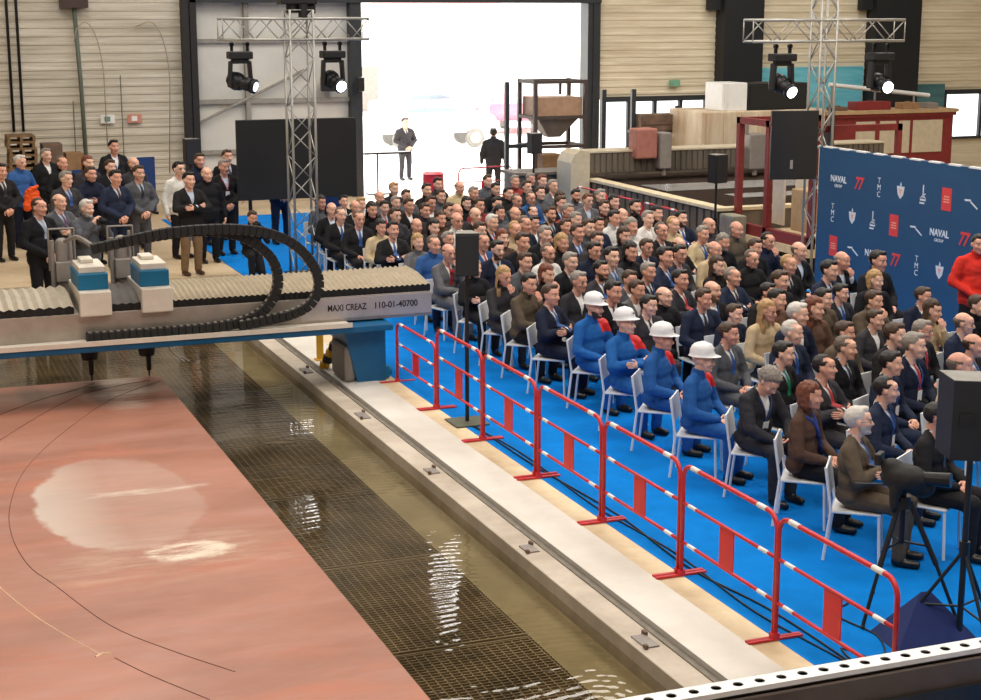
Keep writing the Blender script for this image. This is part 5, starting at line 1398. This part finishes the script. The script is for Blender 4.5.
def photo_camera(x, y, z, rz, lab):
    o = thing('camera', lab, 'camera', (x, y, z), rz)
    b = MB(); b.box((0, 0, 0), (.14, .06, .10), None, .01); b.box((0, 0, .06), (.05, .05, .03), None, .008); b.build('camera_body', M['black'], o)
    b = MB(); b.tube([(0, -.03, 0), (0, -.15, 0)], .04, 14, True, .045); b.build('camera_lens', M['blackm'], o)
    return o
photo_camera(6.42, 27.99, .98, R(5), 'black photo camera held by the kneeling person')
photo_camera(3.33, 25.24, 1.52, R(30), 'black photo camera held by the grey coat behind the gantry')
# orange jacket carried on an arm
mb = MB(); mb.ell((0, 0, 0), (.17, .09, .2)); mb.ell((.09, -.02, -.12), (.14, .08, .16)); mb.ell((-.1, -.02, -.16), (.1, .07, .13)); mb.cap((.15, 0, -.1), (.2, 0, -.32), .06, .04); mb.cap((-.05, -.05, .15), (.1, -.06, .22), .05, .04)
bm = remesh(mb, .02, 1); wrinkle(bm, .03); me = to_mesh(bm, 'orange_jacket'); me.materials.clear(); me.materials.append(M['orange']); o = link('orange_jacket', me); o.location = (3.05, 33.22, 1.06)
tag(o, 'bright orange jacket carried over the arm of the blue jacket wearer', 'jacket')

# camera tripod near the barrier end
tp = thing('tripod', 'black camera tripod on the blue carpet by the nearest barrier end', 'tripod', (7.42, 10.05, .008))
for a in (200, 320, 80):
    ax, ay = math.cos(R(a)), math.sin(R(a)); b = MB(); b.cyl((ax*.05, ay*.05, .95), (ax*.28, ay*.28, .45), .022); b.cyl((ax*.26, ay*.26, .5), (ax*.46, ay*.46, .02), .015); b.ell((ax*.46, ay*.46, .018), (.02, .02, .018)); b.build('leg', M['black'], tp)
b = MB(); b.cyl((0, 0, .6), (0, 0, 1.02), .025); b.cyl((0, 0, .9), (0, 0, .99), .07, .06); b.build('centre_column', M['blackm'], tp)
b = MB()
for a in (200, 320, 80): b.cyl((0, 0, .62), (.2*math.cos(R(a)), .2*math.sin(R(a)), .60), .01)
b.build('spreader', M['blackm'], tp)
vc_ = thing('video_camera', 'black video camera under a dark cloth cover on the tripod', 'camera', (7.42, 10.05, 1.028), R(40))
mb = MB(); mb.ell((0, 0, .12), (.13, .2, .12)); mb.ell((0, .1, .2), (.08, .1, .07)); mb.ell((.05, -.12, .05), (.1, .12, .09)); mb.cap((-.08, .05, .03), (-.1, .05, -.12), .05, .03); mb.cap((.1, .1, .05), (.12, .1, -.08), .05, .03)
bm = remesh(mb, .02, 1); me = to_mesh(bm, 'cloth_cover'); me.materials.clear(); me.materials.append(M['rubber']); link('cloth_cover', me, vc_)
b = MB(); b.tube([(0, -.15, .14), (0, -.36, .15)], .05, 16, True, .06); b.build('camera_lens', M['blackm'], vc_)
b = MB(); b.box((-.02, .2, .26), (.14, .05, .09), None, .01); b.build('viewfinder', M['black'], vc_)
b = MB(); b.cyl((0, .1, .05), (.12, .42, -.02), .01); b.build('pan_handle', M['blackm'], vc_)
wd = thing('floor_monitor', 'dark blue tent shaped floor cover under the nearest speaker stand', 'floor cover', (7.34, 9.55, .008), R(-8))
mb = MB(); bm = mb.bm
a_ = [bm.verts.new(p) for p in ((-.36, -.22, 0), (.36, -.22, 0), (.36, .24, 0), (-.36, .24, 0))]; t_ = [bm.verts.new(p) for p in ((-.04, .06, .36), (.04, .06, .36))]
bm.faces.new((a_[0], a_[1], t_[1], t_[0])); bm.faces.new((a_[1], a_[2], t_[1])); bm.faces.new((a_[2], a_[3], t_[0], t_[1])); bm.faces.new((a_[3], a_[0], t_[0])); bm.faces.new(a_[::-1])
mb.build('cover', mat('dark_blue_cover', S(8, 34, 96), .7), wd)

# ------------------------------------------------------------------ light: roof lamps, daylight through the doorway
def area(name, loc, size, energy, col, rot=(0, 0, 0)):
    l = bpy.data.lights.new(name, 'AREA'); l.shape = 'RECTANGLE'; l.size, l.size_y = size; l.energy = energy; l.color = col
    o = link(name, l); o.location = loc; o.rotation_euler = rot; return o
for i, (x, y) in enumerate(((2, 6), (12, 6), (2, 18), (12, 18), (22, 18), (4, 30), (14, 30), (24, 30))):
    area('roof_lamp', (x, y, 12.2), (5, 8), 880, (1, .93, .84))
w = bpy.data.worlds.new('world'); sc.world = w; w.use_nodes = True; nt = w.node_tree; bg = nt.nodes['Background']
bg.inputs['Color'].default_value = (1, .99, .97, 1); bg.inputs['Strength'].default_value = 4.5
sun = bpy.data.lights.new('sun', 'SUN'); sun.energy = 8; sun.angle = .02; so = link('sun', sun); so.rotation_euler = (R(40), 0, R(160))
sc.view_settings.view_transform = 'Standard'; sc.view_settings.look = 'None'; sc.view_settings.gamma = 1; sc.view_settings.use_curve_mapping = False
sc.view_settings.exposure = 0.0
sc.cycles.max_bounces = 6; sc.cycles.transparent_max_bounces = 8; sc.cycles.caustics_reflective = False; sc.cycles.caustics_refractive = False
sc.cycles.use_denoising = True; sc.cycles.sample_clamp_indirect = 6
